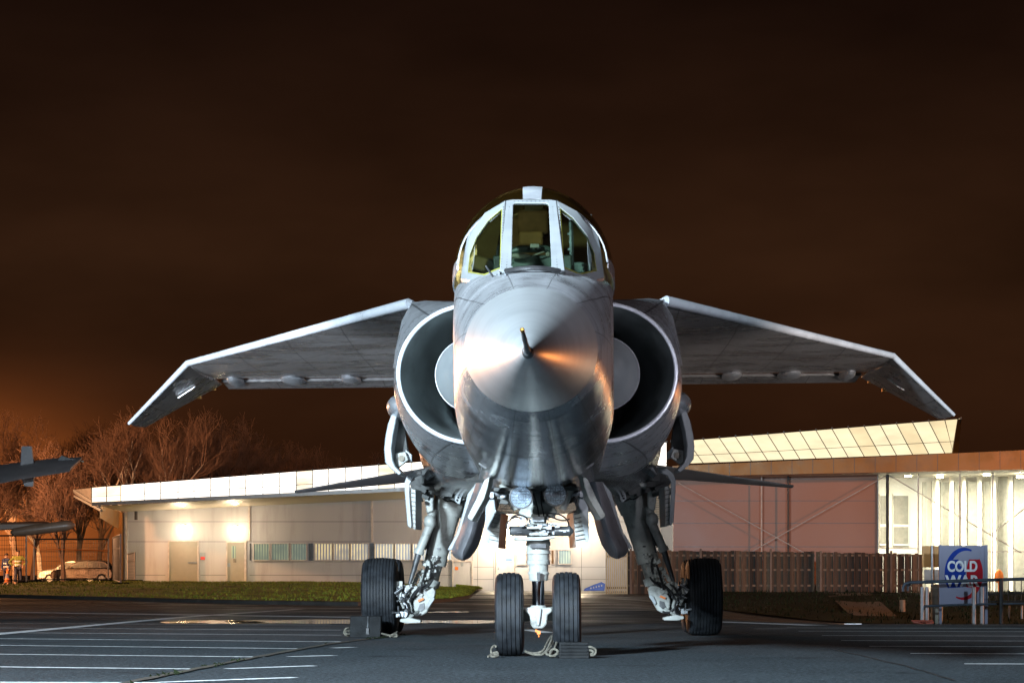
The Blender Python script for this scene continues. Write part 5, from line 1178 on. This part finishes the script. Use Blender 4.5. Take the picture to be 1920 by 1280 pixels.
def person(px, d, h, rz, akimbo, label, jm):
    x = (px-VX)*d/F; t = empty('person', (x, d, gz(x, d)), label, 'person', rz=rz); k = h/1.75
    e = [(-.46, .0, 1.16), (.46, 0, 1.16)] if akimbo else [(-.29, .02, 1.13), (.29, .0, 1.13)]
    wr = [(-.24, -.08, .98), (.24, -.08, .98)] if akimbo else [(-.27, -.10, .88), (.28, -.10, .88)]
    V = [(0, 0, .95), (0, 0, 1.12), (0, .0, 1.36), (0, .01, 1.46), (0, -.01, 1.55), (0, -.02, 1.64), (0, -.02, 1.71),
         (-.19, 0, 1.41), e[0], wr[0], (.19, 0, 1.41), e[1], wr[1],
         (-.10, 0, .88), (-.12, -.02, .48), (-.13, .03, .10), (-.14, -.13, .04), (.10, 0, .88), (.13, -.02, .48), (.15, .03, .10), (.17, -.13, .04)]
    E = [(0, 1), (1, 2), (2, 3), (3, 4), (4, 5), (5, 6), (2, 7), (7, 8), (8, 9), (2, 10), (10, 11), (11, 12), (0, 13), (13, 14), (14, 15), (15, 16), (0, 17), (17, 18), (18, 19), (19, 20)]
    Rr = [(.15, .11), (.14, .10), (.17, .11), .055, .075, .085, .05, .065, .045, .03, .065, .045, .03, .09, .06, .045, .035, .09, .06, .045, .035]
    for side_ in (0, 1):
        w_ = wr[side_]; s_n = -1 if side_ == 0 else 1; n0 = 9 if side_ == 0 else 12; V.append((w_[0]+(.02*-s_n if akimbo else 0), w_[1]-.03, w_[2]-.06)); E.append((n0, len(V)-1)); Rr.append(.028); pi_ = len(V)-1
        for f in range(4): V.append((V[pi_][0]+(f-1.5)*.018, V[pi_][1]-.015, V[pi_][2]-.07+abs(f-1.4)*.008)); E.append((pi_, len(V)-1)); Rr.append(.009)
        V.append((V[pi_][0]-s_n*.035, V[pi_][1]-.03, V[pi_][2]-.02)); E.append((pi_, len(V)-1)); Rr.append(.010)
    sc_ = lambda L: [(a*k, b*k, c*k) for a, b, c in L]
    skinned('body', sc_(V), E, Rr, M['skin_h'], t)
    # jacket, trousers, boots over the body
    skinned('jacket', sc_([(0, 0, .86), (0, 0, 1.12), (0, 0, 1.36), (0, .01, 1.45), (-.20, 0, 1.41), e[0], wr[0], (.20, 0, 1.41), e[1], wr[1]]), [(0, 1), (1, 2), (2, 3), (2, 4), (4, 5), (5, 6), (2, 7), (7, 8), (8, 9)], [(.19, .14), (.175, .13), (.19, .135), .07, .085, .062, .045, .085, .062, .045], jm, t)
    for zb_, r_ in ((1.02, .186), (1.20, .188)): MB().lathe((0, 0, zb_*k), (0, 0, 1), [(-.03, r_*k), (-.03, r_*k+.006), (.03, r_*k+.006), (.03, r_*k)], 20).build('reflective_band', M['band'], t, shift=(0, 0, 0)).scale = (1, .74, 1)
    skinned('trousers', sc_([(0, 0, .93), (-.10, 0, .86), (-.12, -.02, .48), (-.13, .03, .12), (.10, 0, .86), (.13, -.02, .48), (.15, .03, .12)]), [(0, 1), (1, 2), (2, 3), (0, 4), (4, 5), (5, 6)], [(.16, .12), .10, .075, .065, .10, .075, .065], M['trouser'], t)
    mb = MB(); mb.ell((0, .015*k, 1.70*k), (.092, .105, .075), 14, 8); mb.build('hair', M['hair'], t, shift=(0, 0, 0))
    mb = MB(); mb.ell((0, -.115, 1.635*k), (.014, .02, .022), 8, 6); mb.ell((-.088, -.01, 1.635*k), (.012, .02, .03), 8, 6); mb.ell((.088, -.01, 1.635*k), (.012, .02, .03), 8, 6); mb.build('nose_and_ears', M['skin_h'], t, shift=(0, 0, 0))
    mb = MB(); mb.ell((-.033, -.098, 1.655*k), (.013, .008, .008), 8, 6); mb.ell((.033, -.098, 1.655*k), (.013, .008, .008), 8, 6); mb.box((0, -.10, 1.59*k), (.045, .01, .008)); mb.build('eyes_and_mouth', M['hair'], t, shift=(0, 0, 0))
person(34, 122, 1.76, .2, True, 'person in a yellow high-visibility jacket with hands on hips behind the mesh fence', M['hiviz'])
person(12, 124, 1.62, -.5, False, 'person in a blue and yellow jacket standing at the left edge behind the mesh fence', M['blue_j'])
# traffic cone
x = (14-VX)*119/F; t = empty('traffic_cone', (x, 119, gz(x, 119)+.1), 'orange traffic cone with a white sleeve at the left edge', 'cone')
MB().box((0, 0, .03), (.42, .42, .06)).build('base', M['black'], t, shift=(0, 0, 0), bevel=.02); MB().lathe((0, 0, .05), (0, 0, 1), [(0, .15), (.3, .10), (.68, .03), (.70, .02)], 20).build('cone_body', M['orange'], t, shift=(0, 0, 0)); MB().lathe((0, 0, .25), (0, 0, 1), [(0, .123), (.22, .080)], 20).build('sleeve', M['board'], t, shift=(0, 0, 0))

# ---------------------------------------------------------------- tail of another aircraft entering from the left
M['agrey'] = mat('matt_grey_aircraft_paint', (.30, .29, .30), .6, 0, .08, 2)
M['abrown'] = mat('dark_pod_paint', (.16, .10, .065), .4, 0, .1, 2)
AD = 60.0; c = W(-520, 1150, AD); OA = empty('grey_aircraft', (c.x, AD, 0), 'grey aircraft reaching into the left edge with a finned tailplane and a dark rounded pod', 'aircraft'); sh = OA.location
def OB(mb, *a, **k): return mb.build(*a, shift=sh, **k)
up = [W(-420, 930, 61), W(0, 877, 60), W(98, 865, 59.7), W(152, 863, 59.6)]; lo = [W(-420, 985, 57), W(0, 906, 57), W(36, 899, 57.2), W(130, 884, 57.6)]
mb = MB(); rw = [[Vector(a), Vector(a)+Vector((0, .25, .10)), Vector(b)+Vector((0, .25, .12)), Vector(b)] for a, b in zip(up, lo)]; mb.loft(rw, True, True); TP = OB(mb, 'tailplane', M['agrey'], OA, sharp=40, bevel=.01)
OB(MB().plate([W(38, 872, 59.5), W(40, 836, 59.5), W(59, 836, 59.5), W(63, 868, 59.5)], (0, .10, 0)), 'finlet', M['agrey'], TP, bevel=.01); OB(MB().plate([W(40, 897, 58), W(46, 911, 58), W(62, 912, 58), W(64, 893, 58)], (0, .08, 0)), 'lower_finlet', M['agrey'], TP, bevel=.01)
mb = MB(); mb.plate([W(108, 862, 59.4), W(115, 853, 59.4), W(128, 858, 59.4), W(152, 862, 59.4), W(152, 865, 59.4), W(120, 866, 59.4)], (0, .4, 0)); mb.tube([W(150, 863.5, 59.5), W(157, 863.5, 59.5)], .012, 6); OB(mb, 'tip_fitting', M['dgrey'], TP, bevel=.01)
mb = MB(); mb.tube([W(20, 998, 58), W(26, 997.5, 58), W(60, 993, 58), W(125, 985, 58), W(134, 984, 58), W(140, 983.3, 58)], [.03, .10, .125, .125, .10, .03], 16); OB(mb, 'pod', M['abrown'], OA)
mb = MB(); mb.plate([W(-420, 985, 58.3), W(78, 980, 58.3), W(105, 986, 58.3), W(75, 990, 58.3), W(0, 994, 58.3), W(-420, 1000, 58.3)], (0, .5, .05)); OB(mb, 'lower_wing', M['abrown'], OA, bevel=.03)
mb = MB(); c0 = W(-700, 985, 59); mb.tube([c0+Vector((-6, 0, .1)), c0+Vector((-5, 0, 0)), c0+Vector((0, 0, 0)), c0+Vector((3.4, 0, .1)), c0+Vector((4.3, 0, .25))], [.2, .7, .85, .6, .1], 20); OB(mb, 'fuselage', M['agrey'], OA)
for dx in (-4, 1): mb = MB(); mb.tube([c0+Vector((dx, 0, -.5)), Vector((c0.x+dx, c0.y, .3))], .06, 8); mb.lathe((c0.x+dx-.08, c0.y, .3), (1, 0, 0), [(0, .2), (.02, .3), (.14, .3), (.16, .2)], 20); OB(mb, 'undercarriage', M['dgrey'], OA)

# ---------------------------------------------------------------- bare winter trees
M['bark'] = mat('pale_birch_bark', (.75, .62, .54), .8, 0, .3, 4); M['twig'] = mat('brown_twigs', (.20, .12, .085), .85, 0, .2, 3); M['bark2'] = mat('dark_bark', (.10, .065, .05), .85, 0, .3, 4)
def tree_mesh(seed, h, spread, bark, multi, fine=1.0):
    rnd = random.Random(seed); tr, cr = MB(), MB(); cnt = [0]
    def go(p, d, L, r, lv):
        n = 4 if lv < 2 else 3; pts = [p]; q = p.copy(); dd = d.copy()
        for i in range(n):
            dd = (dd+Vector((rnd.uniform(-1, 1), rnd.uniform(-1, 1), rnd.uniform(-.4, .7)))*(.10+.06*lv)).normalized(); q = q+dd*L/n; pts.append(q.copy())
        ra = [max(r*(1-.62*i/n), .014 if lv < 3 else .007) for i in range(n+1)]
        (tr if lv < 3 else cr).tube(pts, ra, 7 if lv == 0 else (5 if lv < 2 else 3), False); cnt[0] += 1
        if lv >= 5 or L < .22: return
        kids = {0: multi, 1: 6, 2: 5, 3: 4, 4: 4, 5: 3}[lv]
        for k in range(kids):
            t = rnd.uniform(.32 if lv else .38, 1.0) if k else 1.0; i = min(int(t*n), n-1); pp = pts[i]+(pts[i+1]-pts[i])*(t*n-i)
            a = rnd.uniform(0, 6.283); sp_ = (rnd.uniform(.35, .85) if lv else rnd.uniform(.2, .5))*spread; ax_ = dd.orthogonal().normalized(); ax_.rotate(Matrix.Rotation(a, 3, dd))
            nd = (dd+ax_*sp_+Vector((0, 0, .18 if lv < 3 else -.05))).normalized(); go(pp, nd, L*rnd.uniform(.52, .78), r*.62*(1.1-.4*t), lv+1)
    go(Vector((0, 0, -.2)), Vector((rnd.uniform(-.08, .08), 0, 1)), h*.42, h*.021, 0)
    zm = max(v.z for v in cr.v); k = h/zm
    for mb_ in (tr, cr):
        for v in mb_.v: v *= k
    t = tr.build('trunk', bark, None, normals=False); c = cr.build('crown', M['twig'], None, normals=False)
    return t, c
protos = []
for sd, h, sp_, bk, mu in ((3, 10, 1.0, 'bark', 5), (7, 11, .8, 'bark', 4), (12, 9.5, 1.15, 'bark2', 6), (21, 10.5, .95, 'bark2', 5)): protos.append((tree_mesh(sd, h, sp_, M[bk], mu), h))
first = [True]*4
TR = [(118, 128, 8.2, 2, 'broad bare tree behind the mesh fence, left of the long building'), (30, 150, 11.0, 3, 'bare tree in the orange glow at the left edge'), (75, 165, 10.0, 0, 'slender bare tree behind the two parked cars'),
      (235, 138, 10.3, 0, 'pale birch with several stems rising above the left end of the rooflight'), (302, 134, 9.9, 1, 'pale forked birch just below the tip of the left wing'), (185, 172, 12.2, 2, 'tall bare tree left of the pale birch'), (348, 142, 10.2, 0, 'pale birch right of the forked one'),
      (405, 146, 10.6, 3, 'dense bare tree above the rooflight, with a rounded top'), (455, 152, 11.0, 2, 'tallest dark bare tree above the middle of the left rooflight'), (505, 165, 10.0, 1, 'thin bare tree right of the tallest dark one'),
      (555, 172, 10.3, 3, 'low bare tree above the rooflight midway to the tailplane'), (610, 178, 10.2, 0, 'low bare tree behind the tailplane tip'), (660, 170, 9.4, 2, 'low bare tree behind the middle of the tailplane'), (715, 175, 9.7, 3, 'low bare tree just left of the intake'), (-30, 140, 9.0, 2, 'bare tree cut off by the left edge'), (270, 180, 12.8, 2, 'far dark tree between the two pale birches'), (375, 190, 12.4, 3, 'far dark tree behind the pale birches'), (60, 118+22, 6.5, 3, 'small bare tree behind the people'), (150, 185, 12.5, 0, 'far slender tree above the parked cars')]
for i, (px, d, h, k, lb) in enumerate(TR):
    x = (px-VX)*d/F; t = empty('bare_tree', (x, d, gz(x, d)), lb, 'tree', 'bare trees behind the long building', rz=i*2.1); (a_, b_), h0 = protos[k]; t.scale = (h/h0,)*3
    for o in (a_, b_):
        if first[k]: c = o
        else: c = o.copy(); COL.objects.link(c)
        c.parent = t
    first[k] = False

# ---------------------------------------------------------------- chocks and ropes
c = A(686, 1180, 27.2); gx = XC+c.x
t = empty('wheel_chock', (gx, 27.25, 0), 'flat faced black chock in front of the left main wheel', 'chock'); zt = .24; hw = .175
mb = MB(); mb.loft([[Vector((s_*hw, -.20, 0)), Vector((s_*hw, -.10, zt)), Vector((s_*hw, .06, zt)), Vector((s_*hw, .22, 0))] for s_ in (-1, 1)], True, True); mb.build('wedge', M['chock'], t, shift=(0, 0, 0), bevel=.008)
mb = MB(); mb.tube([(.03, -.115, .235), (.03, -.15, .15), (.028, -.175, .09)], .009, 6); mb.build('strap', M['steel'], t, shift=(0, 0, 0)); mb = MB(); mb.box((.028, -.185, .07), (.03, .02, .07)); mb.build('strap_end', M['black'], t, shift=(0, 0, 0))
c = A(1076, 1215, 20.0)
t = empty('wheel_chock', (XC+c.x, 19.98, 0), 'ribbed black chock in front of the right nose wheel', 'chock')
mb = MB(); mb.loft([[Vector((s_*.125, -.10, 0)), Vector((s_*.125, -.075, .05)), Vector((s_*.125, -.06, .135)), Vector((s_*.125, .03, .135)), Vector((s_*.125, .10, 0))] for s_ in (-1, 1)], True, True); mb.build('wedge', M['chock'], t, shift=(0, 0, 0), bevel=.006)
mb = MB()
for k in range(4): mb.tube([(-.11, -.088+.007*k, .035+.026*k), (.11, -.088+.007*k, .035+.026*k)], .009, 8)
mb.build('rib', M['chock'], t, shift=(0, 0, 0))
def wl(P, d0, n=8):
    """rope path through survey pixels lying on the ground near distance d0"""
    P = [W(x, y, d) for x, y, d in P]; out = []
    for i in range(len(P)-1):
        p0, p1, p2, p3 = P[max(i-1, 0)], P[i], P[i+1], P[min(i+2, len(P)-1)]
        for k in range(n):
            t = k/n; out.append(.5*((2*p1)+(p2-p0)*t+(2*p0-5*p1+4*p2-p3)*t*t+(3*p1-p0-3*p2+p3)*t**3))
    out.append(P[-1])
    for q in out: q.z = max(q.z, .012)
    return out
def rope(paths, label, r=.010):
    mb = MB()
    for P in paths: mb.tube(wl(P, 0), r, 7)
    tag(mb.build('rope', M['rope']), label, 'rope', 'chock ropes')
rope([[(1100, 1213, 19.95), (1108, 1212, 19.9), (1117, 1218, 19.9), (1114, 1227, 19.9), (1104, 1227, 19.95)], [(1101, 1218, 19.93), (1110, 1219, 19.92), (1112, 1224, 19.92), (1102, 1225, 19.95)]], 'looped rope end at the right side of the ribbed chock')
rope([[(990, 1222, 20.2), (1003, 1224, 20.1), (1018, 1219, 20.1), (1025, 1206, 20.25), (1034, 1192, 20.5), (1040, 1195, 20.4), (1032, 1212, 20.15), (1024, 1224, 20.05), (1036, 1228, 20.0), (1046, 1224, 19.95)],
      [(985, 1220, 20.2), (1000, 1226, 20.05), (1020, 1224, 20.05), (1032, 1204, 20.2), (1037, 1190, 20.5), (1044, 1200, 20.3), (1038, 1218, 20.05), (1030, 1227, 19.98), (1042, 1229, 19.95)],
      [(1030, 1222, 20.0), (1038, 1216, 20.0), (1046, 1220, 19.96), (1040, 1228, 19.95), (1031, 1228, 19.95), (1034, 1219, 20.0)]], 'tangled rope lying between the two nose wheels')
rope([[(922, 1226, 20.2), (921, 1217, 20.25), (926, 1210, 20.3), (931, 1212, 20.3)], [(915, 1230, 20.0), (924, 1226, 20.05), (934, 1228, 20.05), (928, 1231, 20.0), (920, 1229, 20.0)], [(924, 1224, 20.1), (932, 1222, 20.1), (934, 1228, 20.05)]], 'frayed rope knot at the foot of the left nose wheel')
rope([[(659, 1178, 27.2), (650, 1177, 27.1), (645, 1184, 27.1), (649, 1190, 27.1), (659, 1190, 27.15)], [(658, 1182, 27.15), (649, 1183, 27.1), (650, 1188, 27.05), (658, 1187, 27.1)]], 'small rope loop left of the flat faced chock', .012)
rope([[(716, 1187, 27.1), (728, 1190, 27.0), (738, 1191, 27.0), (745, 1184, 27.3), (738, 1188, 27.1), (731, 1192, 26.95)], [(733, 1190, 27.0), (742, 1188, 27.0), (744, 1192, 27.0), (736, 1193, 27.0)]], 'rope trailing right of the flat faced chock', .012)
